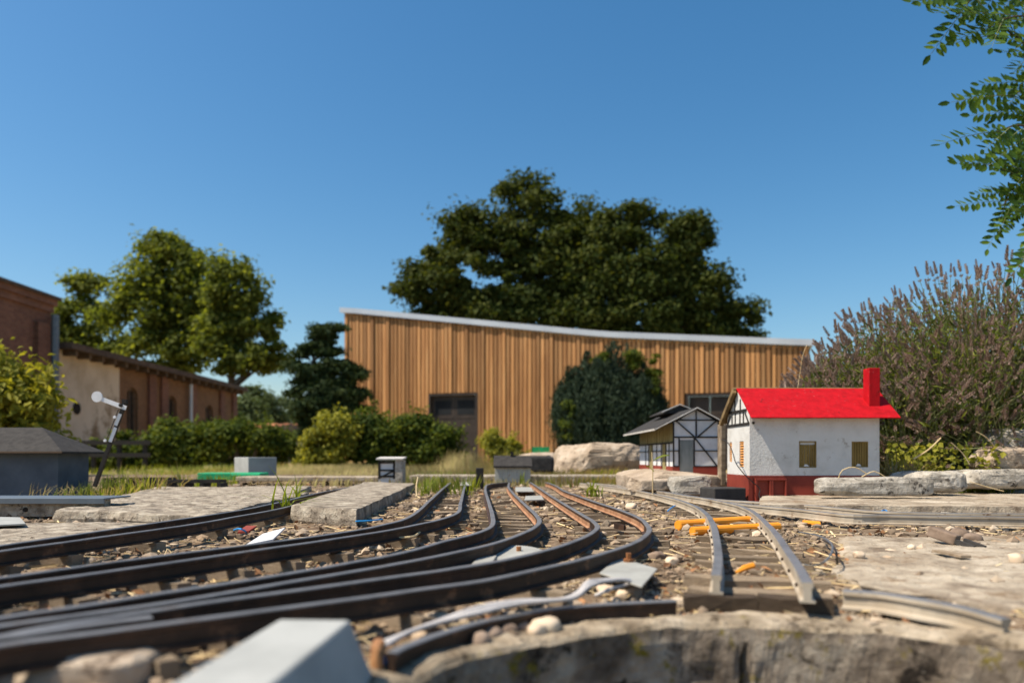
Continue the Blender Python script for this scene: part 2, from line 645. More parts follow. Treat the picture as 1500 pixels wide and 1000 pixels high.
M['dark_gap'] = mat('dark_gap', [(0.3, (.012, .009, .007)), (0.7, (.03, .022, .016))], 30, 4, .9, 0)
M['olive_plank'] = mat('olive_planking', [(0.3, (.17, .13, .045)), (0.6, (.33, .27, .12)), (0.75, (.42, .36, .19))], 26, 7, .85, .5, 80, .001, stretch=(2, 2, .25))
M['grey_door'] = mat('grey_metal_door', [(0.3, (.15, .17, .16)), (0.6, (.26, .28, .27))], 26, 8, .6, .4, 100, .0006, stretch=(2, 2, .5), speck=((.30, .20, .13), 40, .66))
M['roof_felt'] = mat('roofing_felt', [(0.3, (.020, .018, .017)), (0.7, (.052, .047, .043))], 60, 7, .9, .7, 260, .0015)
M['edge_trim'] = mat('pale_roof_edge', [(0.3, (.45, .42, .37)), (0.7, (.66, .63, .58))], 30, 5, .7, .2)
M['blue_grey'] = mat('blue_grey_board', [(0.3, (.065, .080, .10)), (0.7, (.11, .13, .155))], 14, 6, .8, .3, 80, .001, speck=((.30, .31, .32), 50, .70))
M['steel_blue'] = mat('blue_grey_metal', [(0.3, (.12, .145, .17)), (0.7, (.18, .205, .23))], 16, 6, .42, .2, 80, .0006, metal=.35, speck=((.16, .13, .10), 40, .66))
M['grey_block'] = mat('smooth_grey_cement', [(0.3, (.28, .285, .27)), (0.6, (.38, .385, .365))], 18, 8, .72, .35, 160, .0008, speck=[((.30, .30, .28), 70, .66), ((.62, .63, .61), 110, .68)])
M['plate'] = mat('galvanised_plate', [(0.3, (.33, .32, .28)), (0.6, (.47, .46, .41))], 20, 6, .5, .25, 90, .0006, metal=.25, speck=[((.34, .20, .10), 26, .66)])
M['rust_plain'] = mat('rust', [(0.3, (.15, .055, .02)), (0.7, (.33, .14, .05))], 60, 6, .85, .4)
M['orange_tube'] = mat('orange_plastic', [(0.3, (.75, .27, .02)), (0.7, (.85, .34, .03))], 20, 4, .5, .15, 60, .0005, speck=((.55, .30, .12), 40, .66))
M['cable'] = mat('pale_cable', [(0.3, (.40, .37, .35)), (0.7, (.60, .57, .55))], 40, 5, .5, .15)
M['blue_plastic'] = mat('blue_plastic', [(0.3, (.02, .22, .55)), (0.7, (.03, .32, .72))], 40, 3, .5, 0)
M['black_wire'] = mat('black_wire', [(0.3, (.015, .013, .012)), (0.7, (.03, .026, .024))], 40, 3, .5, 0)
M['green_paint'] = mat('green_paint', [(0.3, (.01, .30, .12)), (0.7, (.02, .42, .18))], 14, 5, .6, .2)
M['white_paint'] = mat('white_paint', [(0.3, (.70, .70, .70)), (0.7, (.82, .82, .82))], 30, 4, .5, .1)
M['larch'] = mat('larch_board', [(0.28, (.27, .120, .042)), (0.5, (.43, .210, .078)), (0.72, (.53, .295, .125))], 3.2, 7, .7, .3, 16, .004, stretch=(3.5, 3.5, .22), rand=.36)
M['barn_dark'] = mat('barn_backing', [(0.3, (.055, .028, .012)), (0.7, (.10, .05, .022))], 3, 4, .9, 0)
M['fascia'] = mat('zinc_fascia', [(0.3, (.47, .49, .52)), (0.7, (.60, .62, .65))], 1.5, 5, .4, .1, metal=.35)
M['door_brown'] = mat('dark_door', [(0.3, (.030, .022, .018)), (0.7, (.06, .045, .036))], 4, 6, .45, .2, 20, .004)
M['glass'] = mat('dark_glass', [(0.3, (.02, .022, .025)), (0.7, (.03, .033, .036))], 3, 3, .6, 0, spec=.05)
M['stucco'] = mat('stained_stucco', [(0.3, (.42, .32, .21)), (0.5, (.64, .53, .40)), (0.7, (.70, .60, .47))], .55, 7, .95, .4, 12, .01, speck=((.27, .19, .11), .45, .58))
M['roof_dark'] = mat('dark_roof_tiles', [(0.3, (.06, .04, .03)), (0.7, (.13, .09, .065))], 6, 5, .9, .3)
M['old_timber'] = mat('old_eaves_timber', [(0.3, (.09, .06, .04)), (0.7, (.17, .115, .075))], 6, 5, .9, .3)
M['bark'] = mat('bark', [(0.3, (.045, .032, .022)), (0.7, (.13, .10, .07))], 6, 7, .95, .8, 18, .03, stretch=(2, 2, .4))
M['terracotta'] = mat('terracotta_tiles', [(0.3, (.36, .14, .065)), (0.7, (.48, .21, .10))], 3, 5, .9, .3)


def brickmat(name, c1, c2, mo, s):
    m, nt, b, N, L = nmat(name)
    tc = N.new('ShaderNodeTexCoord')
    mp = N.new('ShaderNodeMapping')
    mp.inputs['Rotation'].default_value = (0, R(90), R(90))
    sx = N.new('ShaderNodeSeparateXYZ')
    L.new(tc.outputs['Object'], sx.inputs[0])
    cb = N.new('ShaderNodeCombineXYZ')
    ad = N.new('ShaderNodeMath')
    L.new(sx.outputs[0], ad.inputs[0])
    L.new(sx.outputs[1], ad.inputs[1])
    L.new(ad.outputs[0], cb.inputs[0])
    L.new(sx.outputs[2], cb.inputs[1])
    bt = N.new('ShaderNodeTexBrick')
    bt.inputs['Scale'].default_value = s
    bt.inputs['Color1'].default_value = (*c1, 1)
    bt.inputs['Color2'].default_value = (*c2, 1)
    bt.inputs['Mortar'].default_value = (*mo, 1)
    bt.inputs['Mortar Size'].default_value = .018
    L.new(cb.outputs[0], bt.inputs['Vector'])
    nz = N.new('ShaderNodeTexNoise')
    nz.inputs['Scale'].default_value = 1.1
    nz.inputs['Detail'].default_value = 7
    L.new(tc.outputs['Object'], nz.inputs[0])
    mr = N.new('ShaderNodeMapRange')
    mr.inputs['To Min'].default_value = .55
    mr.inputs['To Max'].default_value = 1.4
    L.new(nz.outputs['Fac'], mr.inputs[0])
    vm = N.new('ShaderNodeVectorMath')
    vm.operation = 'SCALE'
    L.new(bt.outputs[0], vm.inputs[0])
    L.new(mr.outputs[0], vm.inputs['Scale'])
    L.new(vm.outputs[0], b.inputs['Base Color'])
    b.inputs['Roughness'].default_value = .9
    return m


M['brick_red'] = brickmat('dark_red_brick', (.15, .056, .033), (.22, .09, .052), (.165, .125, .095), 4.2)
M['brick_ochre'] = brickmat('ochre_brick', (.165, .076, .032), (.23, .112, .048), (.165, .12, .075), 4.2)

L_ = leafmat
M['leaf_dark'] = L_('dark_tree_leaf', (.022, .037, .008), (.046, .064, .012), (.105, .112, .022), .34, .35)
M['leaf_back'] = L_('back_tree_leaf', (.055, .080, .018), (.115, .145, .030), (.23, .25, .055), .52, .35)
M['leaf_conifer'] = L_('pine_leaf', (.016, .034, .014), (.038, .062, .022), (.085, .105, .035), .15, .6)
M['leaf_juniper'] = L_('juniper_leaf', (.016, .032, .019), (.038, .060, .038), (.078, .105, .062), .12, 1.5)
M['leaf_hedge'] = L_('hedge_leaf', (.024, .042, .010), (.068, .100, .017), (.20, .22, .03), .36, 1.2)
M['leaf_yellow'] = L_('yellow_green_leaf', (.10, .11, .018), (.24, .24, .035), (.42, .38, .07), .38, 1.5)
M['leaf_far'] = L_('far_leaf', (.05, .07, .03), (.09, .12, .05), (.14, .17, .07), .25, .2)
M['leaf_robinia'] = L_('robinia_leaf', (.025, .060, .018), (.060, .120, .024), (.14, .22, .03), .45, 6, .4)
M['leaf_sage'] = L_('lavender_leaf', (.035, .052, .012), (.10, .130, .026), (.26, .28, .055), .35, 9)
M['leaf_ivy'] = L_('undergrowth_leaf', (.08, .10, .015), (.22, .23, .03), (.42, .37, .06), .4, 7)
M['grass'] = L_('grass_blade', (.07, .10, .015), (.16, .20, .03), (.30, .30, .07), .45, 4)
M['dry_grass'] = L_('dry_grass_blade', (.24, .19, .08), (.40, .32, .15), (.36, .34, .11), .35, 3, tcol=(1.2, 1.05, .7))
M['spike'] = L_('faded_lavender_flower', (.16, .105, .085), (.36, .262, .215), (.62, .495, .41), .25, 30, .85, tcol=(1.1, 1, .9))
M['stem'] = mat('grey_green_stem', [(0.3, (.12, .14, .05)), (0.7, (.22, .24, .10))], 30, 3, .8, 0, island=.3)

# ------------------------------------------------------------------ ground: the railway bed, the yard, the pit
ys = np.concatenate([np.linspace(-1.2, .12, 16)[:-1], np.geomspace(.12 + .4, 5.0 + .4, 300) - .4])
xs_n = np.sinh(np.linspace(-2.6, 2.6, 300)) / math.sinh(2.6)
rows = []
for y in ys:
    wid = 0.9 * max(y, .3) + .5
    rows.append(np.stack([xs_n * wid * 1.25, np.full(300, y)], 1))
G = np.stack(rows)
G = np.concatenate([G, gz(G[..., 0].ravel(), G[..., 1].ravel()).reshape(len(ys), 300, 1)], 2)
edge = np.zeros((len(ys), 300), bool)
edge[0] = edge[-1] = True
edge[:, 0] = edge[:, -1] = True
G[edge, 2] = -.19
idx = np.arange(len(ys) * 300).reshape(len(ys), 300)
Fq = np.stack([idx[:-1, :-1], idx[:-1, 1:], idx[1:, 1:], idx[1:, :-1]], 2).reshape(-1, 4)
Pg = G.reshape(-1, 3)
cx = Pg[Fq].mean(1)
Fq = Fq[np.hypot(cx[:, 0] - PX, cx[:, 1] - PY) > PR + .035]
tag(npmesh('ground', Pg, Fq, M['bed'], smooth=True), kind='structure')

n = 90
gx = np.concatenate([-np.geomspace(260, 5, 45), np.linspace(-4, 4, 30), np.geomspace(5, 260, 45)])
gy = np.concatenate([-np.geomspace(60, 2, 15), np.linspace(-1, 30, 70), np.geomspace(32, 420, 25)])
X, Y = np.meshgrid(gx, gy)
Pn = np.stack([X.ravel(), Y.ravel(), 0 * X.ravel()], 1)
Z = -.175 + .03 * (fbm(Pn, .7, 3) - .5) * sstep(4.6, 6, np.abs(Pn[:, 1]) + .5 * np.abs(Pn[:, 0]))
Pn[:, 2] = Z
idx = np.arange(X.size).reshape(X.shape)
Fq = np.stack([idx[:-1, :-1], idx[:-1, 1:], idx[1:, 1:], idx[1:, :-1]], 2).reshape(-1, 4)
tag(npmesh('yard', Pn, Fq, M['yard'], smooth=True), kind='structure')

# turntable pit: concrete ring with a rough inner wall, and its floor
na = 420
prof = [(.052, -.050), (.050, -.016), (.043, -.014), (.036, -.013), (.029, -.013), (.022, -.012), (.015, -.012), (.008, -.012), (.003, -.0135), (.0, -.017), (-.001, -.026), (-.001, -.040), (.0, -.056), (-.001, -.074), (.0, -.092), (0, -.105)]
an = np.linspace(0, 2 * np.pi, na, endpoint=False)
rings = []
for (dr, z) in prof:
    p = np.stack([np.cos(an) * (PR + dr), np.sin(an) * (PR + dr), np.full(na, z)], 1)
    k = fbm(p, 70, 3) - .5
    k2 = fbm(p + 8, 22, 2) - .5
    rr = PR + dr + (.0045 * k + .007 * k2) * (1 if dr < .045 else 0)
    if z < -.03:
        rr = rr + .012 * np.exp(-((an - R(89.0) - .004 * np.sin(z * 120)) / .010) ** 2)      # open joint in the wall
    z2 = z + ((.006 * (fbm(p + 5, 55, 3) - .5) + .006 * k2) if -.02 < z else 0)
    rings.append(np.stack([np.cos(an) * rr, np.sin(an) * rr, z2 * np.ones(na)], 1))
Pp = np.concatenate(rings)
Fp, mi = [], []
for r in range(len(prof) - 1):
    a = r * na + np.arange(na)
    b = r * na + (np.arange(na) + 1) % na
    Fp.append(np.stack([a, b, b + na, a + na], 1))
    mi += [0 if r < 9 else 1] * na
pit = thing('turntable_pit', 'round concrete pit with a mossy dark inner wall in the foreground', 'pit', (PX, PY, 0))
npmesh('pit_wall', Pp, np.concatenate(Fp), [M['rim'], M['pit']], pit, False, mi)
mb = MB()
mb.add([(math.cos(a) * (PR + .001), math.sin(a) * (PR + .001), -.1) for a in an[::6]], [tuple(range(len(an[::6])))])
mb.build('pit_floor', M['pit'], pit)

# ------------------------------------------------------------------ barn
BT = R(18)
BL = (XU(505, 18.2), 18.2)


def bw(u):
    k = (u - 750) / F
    s = (k * BL[1] - BL[0]) / (math.cos(BT) + k * math.sin(BT))
    return s


def bpt(s, off=0.0):
    """point on the barn front at arc length s, 'off' metres proud of it"""
    return (BL[0] + s * math.cos(BT) - off * math.sin(BT), BL[1] - s * math.sin(BT) - off * math.cos(BT))


def bz(u, v):
    return ZV(v, bpt(bw(u))[1])


line = [(505, 458), (860, 492), (900, 495), (1186, 507)]
LS = [bw(u) for u, v in line]
LZ = [bz(u, v) for u, v in line]
SEND = LS[-1]
barn = thing('timber_barn', 'long barn clad in upright orange brown boards under a pale roof edge', 'barn', (BL[0], BL[1], -.17), -BT)
BINV = lambda s, off, z: (s, -off, z + .17)     # barn-local coordinates
d1 = (bw(628), bw(700), bz(664, 576))
d2 = (bw(1005), bw(1075), bz(1040, 576))
rb = random.Random(5)
mb = MB()
segs = [0, d1[0], d1[1], d2[0], d2[1], SEND]
for a, b in zip(segs[:-1], segs[1:]):
    m_ = np.linspace(a, b, 8)
    zb = 0.0
    for dd in (d1, d2):
        if abs(a - dd[0]) < 1e-6:
            zb = dd[2] + .17
    top = [BINV(s, -.04, float(np.interp(s, LS, LZ)) - .05) for s in m_]
    bot = [BINV(s, -.04, zb - .17) for s in m_]
    mb.prism(bot + top[::-1], (0, .12, 0))
mb.build('wall', M['barn_dark'], barn)
s = 0.0
pitch = .102
while s < SEND - .02:
    w = pitch * rb.uniform(.97, 1.03)
    c = s + w / 2
    zb = -.12 + rb.uniform(0, .02)
    for dd in (d1, d2):
        if dd[0] - .01 < c < dd[1] + .01:
            zb = dd[2] + .012
    zt = float(np.interp(c, LS, LZ)) - .015
    off = rb.choice([0.0, .004, .008, .012, .03])
    mb = MB()
    mb.box2(BINV(s + .013, off, zb), BINV(s + w - .013, -.034, zt))
    mb.build('board', M['larch'], barn)
    s += w
mb = MB()
lp = list(zip(LS, LZ))
N2 = 24
pt, pb = [], []
for k in range(N2 + 1):
    ss = -.10 + (SEND + .16) * k / N2
    z = float(np.interp(ss, LS, LZ))
    pt.append(BINV(ss, .075, z + .125))
    pb.append(BINV(ss, .075, z + .002))
for k in range(N2):
    mb.add([pb[k], pb[k + 1], pt[k + 1], pt[k]] + [(p[0], p[1] + .03, p[2]) for p in (pb[k], pb[k + 1], pt[k + 1], pt[k])],
           [(0, 1, 2, 3), (7, 6, 5, 4), (0, 4, 5, 1), (3, 2, 6, 7)])
mb.build('fascia', M['fascia'], barn)
mb = MB()
for k in range(N2):
    q = [pt[k], pt[k + 1], (pt[k + 1][0], 9.0, pt[k + 1][2] + .02), (pt[k][0], 9.0, pt[k][2] + .02)]
    q = [(p[0], max(p[1], -.045), p[2] - .012) for p in q]
    mb.add(q + [(p[0], p[1], p[2] - .1) for p in q], [(0, 1, 2, 3), (7, 6, 5, 4), (3, 2, 6, 7)])
mb.build('roof', M['fascia'], barn)
for a, b in ((0, .03), (SEND - .03, SEND)):
    mb = MB()
    mb.box2(BINV(a, -.13, -.17), BINV(b, -8.9, float(np.interp(a, LS, LZ)) - .05))
    mb.build('side_wall', M['larch'], barn)
for dd, name in ((d1, 'door'), (d2, 'door')):
    mb = MB()
    fw = .05
    a, b, zt = dd
    mb.box2(BINV(a, .02, -.15), BINV(a + fw, -.10, zt))
    mb.box2(BINV(b - fw, .02, -.15), BINV(b, -.10, zt))
    mb.box2(BINV(a + fw, .02, zt - fw), BINV(b - fw, -.10, zt))
    dr = mb.build(name, M['door_brown'], barn)
    mid = (a + b) / 2
    for (p, q) in ((a + fw, mid), (mid, b - fw)):
        mb = MB()
        mb.box2(BINV(p + .004, -.09, -.14), BINV(q - .004, -.125, zt - fw - .004))
        for zz in (.35, 1.0):
            mb.box2(BINV(p + .03, -.083, zz), BINV(q - .03, -.0895, zz + .06))
        mb.build('door_leaf', M['door_brown'], dr)
    for (p, q) in (((a + fw, mid), (mid, b - fw)) if dd is d1 else ()):
        mb = MB()
        mb.box2(BINV(p + .08, -.084, 1.10), BINV(q - .08, -.0893, min(zt - .16, 1.62)))
        mb.build('pane', M['glass'], dr)

# ------------------------------------------------------------------ brick buildings on the left
WX = -11.5
by0, by1 = 18.62, WX * F / (345 - 750)
ez = ZV(510, 18.6)
low = thing('workshop_building', 'long low workshop with a stained pale end and ochre brick bays', 'building', (WX, by0, -.17))


def lb(y, z, off=0.0):
    return (off, y - by0, z + .17)


yb = WX * F / (175 - 750)
mb = MB()
mb.box2(lb(by0, -.17, -.3), lb(yb, ez, 0))
mb.build('stucco_wall', M['stucco'], low)


def yu(u):
    return WX * F / (u - 750)


wins = [(187, 203, 566, 640), (245, 260, 578, 635), (302, 313, 592, 628)]
mb = MB()
cur = yb + .003
zt = ez
for (u0, u1, v0, v1) in wins:
    a, b = yu(u0), yu(u1)
    za, zb = ZV(v1, a), ZV(v0, a)
    mb.box2(lb(cur, -.17, -.3), lb(a, zt, -.02))
    mb.box2(lb(a, -.17, -.3), lb(b, za, -.02))
    mb.box2(lb(a, zb, -.3), lb(b, zt, -.02))
    cur = b
mb.box2(lb(cur, -.17, -.3), lb(by1, zt, -.02))
for (u0, u1, v0, v1) in wins:
    a, b = yu(u0), yu(u1)
    zb = ZV(v0, a)
    rr_ = (b - a) / 2
    for sg_ in (-1, 1):
        arc = [((a + b) / 2 + sg_ * rr_ * math.cos(q), zb - .8 * rr_ + .8 * rr_ * math.sin(q)) for q in np.linspace(0, math.pi / 2, 7)]
        mb.prism([lb(y_, z_, -.023) for (y_, z_) in arc + [((a + b) / 2 + sg_ * rr_, zb)]], (-.26, 0, 0))
mb.build('brick_wall', M['brick_ochre'], low)
for u in (222, 240, 283, 325, 343):
    y = yu(u)
    mb = MB()
    mb.box2(lb(y - .22, -.17, -.02), lb(y + .22, zt - .02, .06))
    mb.build('pilaster', M['brick_red'], low)
for (u0, u1, v0, v1) in wins:
    a, b = yu(u0), yu(u1)
    za, zb = ZV(v1, a), ZV(v0, a)
    mb = MB()
    mb.box2(lb(a, za, -.18), lb(a + .09, zb, -.10))
    mb.box2(lb(b - .09, za, -.18), lb(b, zb, -.10))
    mb.box2(lb(a + .09, zb - .09, -.18), lb(b - .09, zb, -.10))
    mb.box2(lb(a + .09, za, -.18), lb(b - .09, za + .09, -.10))
    mb.box2(lb((a + b) / 2 - .03, za + .09, -.17), lb((a + b) / 2 + .03, zb - .09, -.11))
    wn_ = mb.build('window', M['old_timber'], low)
    mb = MB()
    mb.box2(lb(a + .02, za + .02, -.25), lb(b - .02, zb - .02, -.185))
    mb.build('pane', M['glass'], wn_)
    mb = MB()
    mb.box2(lb(a - .1, za - .12, -.02), lb(b + .1, za - .003, .07))
    mb.build('sill', M['stucco'], wn_)
mb = MB()
mb.box2(lb(by0, ez, -6), lb(by1 + .3, ez + .16, .42))
r_ = mb.build('roof', M['roof_dark'], low)
mb = MB()
y = by0 + .3
while y < by1:
    mb.box2(lb(y, ez - .14, -.25), lb(y + .10, ez - .003, .34))
    y += .62
tag(mb.build('rafter_end', M['old_timber'], low), kind='stuff')
mb = MB()
mb.tube([lb(yu(275), -.15, .12), lb(yu(275), ez - .16, .12)], .06, 8)
mb.build('downpipe', M['fascia'], low)
mb = MB()
c = lb(yu(112), ZV(598, yu(112)), 0)
mb.tube([(c[0] - .05, c[1], c[2]), (c[0] + .03, c[1], c[2])], .16, 16)
mb.build('vent', M['dark_gap'], low)

tb = thing('brick_hall', 'tall dark red brick hall at the left edge with a corniced flat top', 'building', (WX, 11.0, -.17))
tz = ZV(440, 18.4)
mb = MB()
mb.box2((-7, 0, 0), (0, 7.45, tz + .17 - .3))
mb.build('wall', M['brick_red'], tb)
for yy in (1.2, 4.6, 7.1):
    mb = MB()
    mb.box2((.001, yy - .3, 0), (.10, yy + .3, tz - .45))
    mb.build('pilaster', M['brick_red'], tb)
mb = MB()
mb.box2((-7.1, -.1, tz - .13), (.06, 7.48, tz + .04))
mb.box2((-7.2, -.2, tz + .04), (.12, 7.53, tz + .19))
mb.build('cornice', M['brick_red'], tb)
mb = MB()
mb.box2((-7.3, -.3, tz + .19), (.18, 7.60, tz + .27))
mb.build('roof', M['roof_dark'], tb)
mb = MB()
mb.tube([(.16, 7.36, .1), (.16, 7.36, tz - .2)], .09, 8)
mb.build('downpipe', M['steel_blue'], tb)

# ------------------------------------------------------------------ trees and shrubs
def foliage(ells, Y, nclump, nleaf, crad, leaf, seed, shell=.55, flat=.65, depth=.8, fill=.0):
    r = np.random.default_rng(seed)
    vol = np.array([e[2] * e[3] for e in ells], float)
    pick = r.choice(len(ells), nclump, p=vol / vol.sum())
    C, N0 = [], []
    for k in pick:
        u, v, ru, rv = ells[k][:4]
        dy = ells[k][4] if len(ells[k]) > 4 else 0
        c = np.array(Q(u, v, Y)) + np.array([0, dy, 0])
        rad = np.array([ru, (ru + rv) / 2 * depth, rv]) * Y / F
        d = unit(1, r)[0]
        d[1] = d[1] if r.random() < .35 else -abs(d[1])
        t = (shell + (1 - shell) * r.random()) * .93
        C.append(c + rad * d * t)
        N0.append(d)
    C, N0 = np.array(C), np.array(N0)
    per = nleaf // nclump
    rs = crad * r.uniform(.55, 1.35, nclump)
    d = unit(nclump * per, r)
    t = r.random(nclump * per) ** .5
    ci = np.repeat(np.arange(nclump), per)
    off = (d * t[:, None] * .55 + np.clip(r.normal(size=d.shape), -1.7, 1.7) * .42) * rs[ci][:, None]
    st = unit(nclump, r) * np.array([1, 1, .45]) * r.uniform(.1, 1.0, nclump)[:, None]
    off += st[ci] * (np.clip(r.normal(size=len(ci)), -1.6, 1.6) * rs[ci])[:, None] * .8
    off[:, 2] *= flat
    P = C[ci] + off
    Nn = d * .7 + N0[ci] * .4 + np.array([0, 0, .55]) + .55 * r.normal(size=P.shape)
    return P, Nn, leaf * r.uniform(.6, 1.4, len(P)), C


def tree(name, label, ells, Y, nclump, nleaf, crad, leaf, m, seed, trunk_u, zbase=-.17, tr=.25, group=None, nlimb=26, shell=.5, lowv=None, flat=.65, limbs_from=.35, aspect=.6):
    r = random.Random(seed)
    X0 = XU(trunk_u, Y)
    t = thing(name, label, 'tree', (X0, Y, zbase), 0, group)
    P, Nn, S, C = foliage(ells, Y, nclump, nleaf, crad, leaf, seed, shell, flat)
    o = np.array([X0, Y, zbase])
    cards('crown', P - o, Nn, S, m, t, aspect, seed)
    topz = C[:, 2].max() - zbase
    mb = MB()
    pts, rad = [], []
    for k in range(9):
        f = k / 8
        pts.append((.25 * math.sin(f * 3 + seed) * f, .2 * math.cos(f * 2) * f, f * topz * .86))
        rad.append(tr * (1 - .85 * f) * (1.25 if k == 0 else 1))
    mb.tube(pts, rad, 9)
    mb.build('trunk', M['bark'], t, smooth=True)
    lb_ = MB()
    order = sorted(range(len(C)), key=lambda i: r.random())[:nlimb]
    for i in order:
        e = Vector(C[i] - o)
        h = min(max(limbs_from * topz, e.z - .45 * math.hypot(e.x, e.y) - .3), topz * .8)
        f = h / (topz * .86)
        a = Vector((.25 * math.sin(f * 3 + seed) * f, .2 * math.cos(f * 2) * f, h))
        mid = (a + e) / 2 + Vector((r.uniform(-.2, .2), r.uniform(-.2, .2), .12 * (e - a).length))
        r0 = max(.03, tr * .42 * (1 - f))
        lb_.tube([a, (a * .6 + mid * .4), mid, (mid + e) / 2, e], [r0, r0 * .8, r0 * .6, r0 * .4, r0 * .15], 5, cap=False)
    tag(lb_.build('limb', M['bark'], t, smooth=True), kind='stuff')
    return t


def shrub(name, label, ells, Y, nclump, nleaf, crad, leaf, m, seed, base_u, zb=-.17, cat='shrub', group=None, aspect=.6, depth=.8, flat=.8, up=None, stems=7):
    X0 = XU(base_u, Y)
    t = thing(name, label, cat, (X0, Y, zb), 0, group)
    P, Nn, S, C = foliage(ells, Y, nclump, nleaf, crad, leaf, seed, .35, flat, depth)
    rs_ = np.random.default_rng(seed + 500)
    Ps, Ns = [], []
    for q in range(26):
        c = C[rs_.integers(len(C))]
        if c[2] < np.median(C[:, 2]):
            continue
        dv = np.array([rs_.normal() * .35, rs_.normal() * .35, 1.0])
        ln = crad * rs_.uniform(.9, 2.1)
        tt = rs_.random(26)
        Ps.append(c + dv * (tt * ln)[:, None] + rs_.normal(size=(26, 3)) * leaf * .45)
        Ns.append(rs_.normal(size=(26, 3)) + np.array([0, -.3, .6]))
    P, Nn, S = np.concatenate([P] + Ps), np.concatenate([Nn] + Ns), np.concatenate([S, leaf * rs_.uniform(.6, 1.2, 26 * len(Ps))])
    k = P[:, 2] > zb + .01
    P, Nn, S = P[k], Nn[k], S[k]
    o = np.array([X0, Y, zb])
    u = None
    if up is not None:
        u = np.array([0, 0, 1.0]) * up + (P - P.mean(0)) * .3
    cards('foliage', P - o, Nn, S, m, t, aspect, seed, u)
    mb = MB()
    r = random.Random(seed)
    for i in r.sample(range(len(C)), min(stems, len(C))):
        e = Vector(C[i] - o)
        a = Vector((e.x * .25, e.y * .25, 0))
        mb.tube([a, a * .5 + e * .5 + Vector((0, 0, .1 * e.length)), e], [.018 * e.length + .004, .012 * e.length + .003, .004], 5, cap=False)
    mb.build('stem', M['bark'], t)
    return t


tree('broadleaf_tree', 'left one of two big dark trees behind the barn, the taller', [(700, 400, 100, 95), (770, 335, 68, 72), (632, 430, 52, 52), (690, 345, 42, 45),
     (820, 385, 62, 72), (840, 320, 36, 38), (760, 470, 120, 55), (640, 480, 58, 35), (850, 380, 50, 55), (700, 460, 90, 45)], 30, 260, 72000, .55, .20, M['leaf_dark'], 3, 752, tr=.34,
     group=None, nlimb=40)
tree('broadleaf_tree', 'right one of two big dark trees behind the barn, reaching down to the roof edge', [(950, 385, 78, 78), (935, 325, 36, 28), (1010, 350, 46, 38), (1010, 430, 62, 60), (880, 430, 62, 72),
     (1085, 465, 40, 26), (950, 475, 115, 45), (1060, 490, 60, 22), (868, 400, 52, 62), (895, 345, 34, 40)], 29, 225, 62000, .53, .20, M['leaf_dark'], 8, 958, tr=.34, nlimb=36)
tree('broadleaf_tree', 'tallest of the sunlit trees behind the low workshop roof', [(245, 400, 62, 55), (235, 370, 44, 26), (215, 460, 62, 55), (285, 450, 45, 60), (240, 520, 85, 42)], 36, 150, 29000, .62, .24, M['leaf_back'], 21, 262, tr=.30,
     nlimb=30)
tree('broadleaf_tree', 'rounded yellow green tree with a bare lower trunk at the end of the workshop', [(345, 425, 46, 46), (335, 390, 34, 22), (375, 475, 42, 32), (395, 522, 34, 22), (325, 490, 40, 45), (355, 530, 60, 24)], 33, 100, 17000, .52, .22, M['leaf_back'], 33, 338, tr=.26, nlimb=30, shell=.6)
tree('broadleaf_tree', 'thin airy tree just right of the tall brick hall', [(130, 420, 34, 24), (125, 470, 42, 42), (155, 500, 40, 34), (95, 470, 14, 30), (110, 510, 40, 30)], 38, 74, 9500, .58, .24, M['leaf_back'], 41, 128, tr=.22, nlimb=24, shell=.5)
tree('pine_tree', 'dark pine standing against the left end of the barn', [(474, 492, 16, 22), (470, 515, 34, 14), (484, 482, 30, 7), (455, 545, 36, 18), (497, 545, 34, 26), (470, 590, 52, 36), (512, 585, 26, 30), (475, 625, 60, 30)], 16.5, 150, 44000, .22, .13, M['leaf_conifer'], 52, 474, tr=.13, aspect=.28, nlimb=40, flat=.38, limbs_from=.1)
for i, (u, v, ru, rv, Yd, lbl) in enumerate([(368, 585, 20, 24, 60, 'pointed far tree just right of the workshop end'), (395, 592, 16, 22, 66, 'second far tree beside the pine, seen in the gap'),
                                             (420, 600, 24, 22, 72, 'pale far tree partly behind the dark pine'), (350, 600, 30, 26, 55, 'low far tree touching the end of the workshop')]):
    tree('distant_tree', lbl, [(u, v, ru, rv), (u + 4, v + 22, ru * 1.3, rv)], Yd, 30, 4000, .7, .3, M['leaf_far'], 60 + i, u, tr=.2, nlimb=8, group='far trees in the gap between workshop and barn')

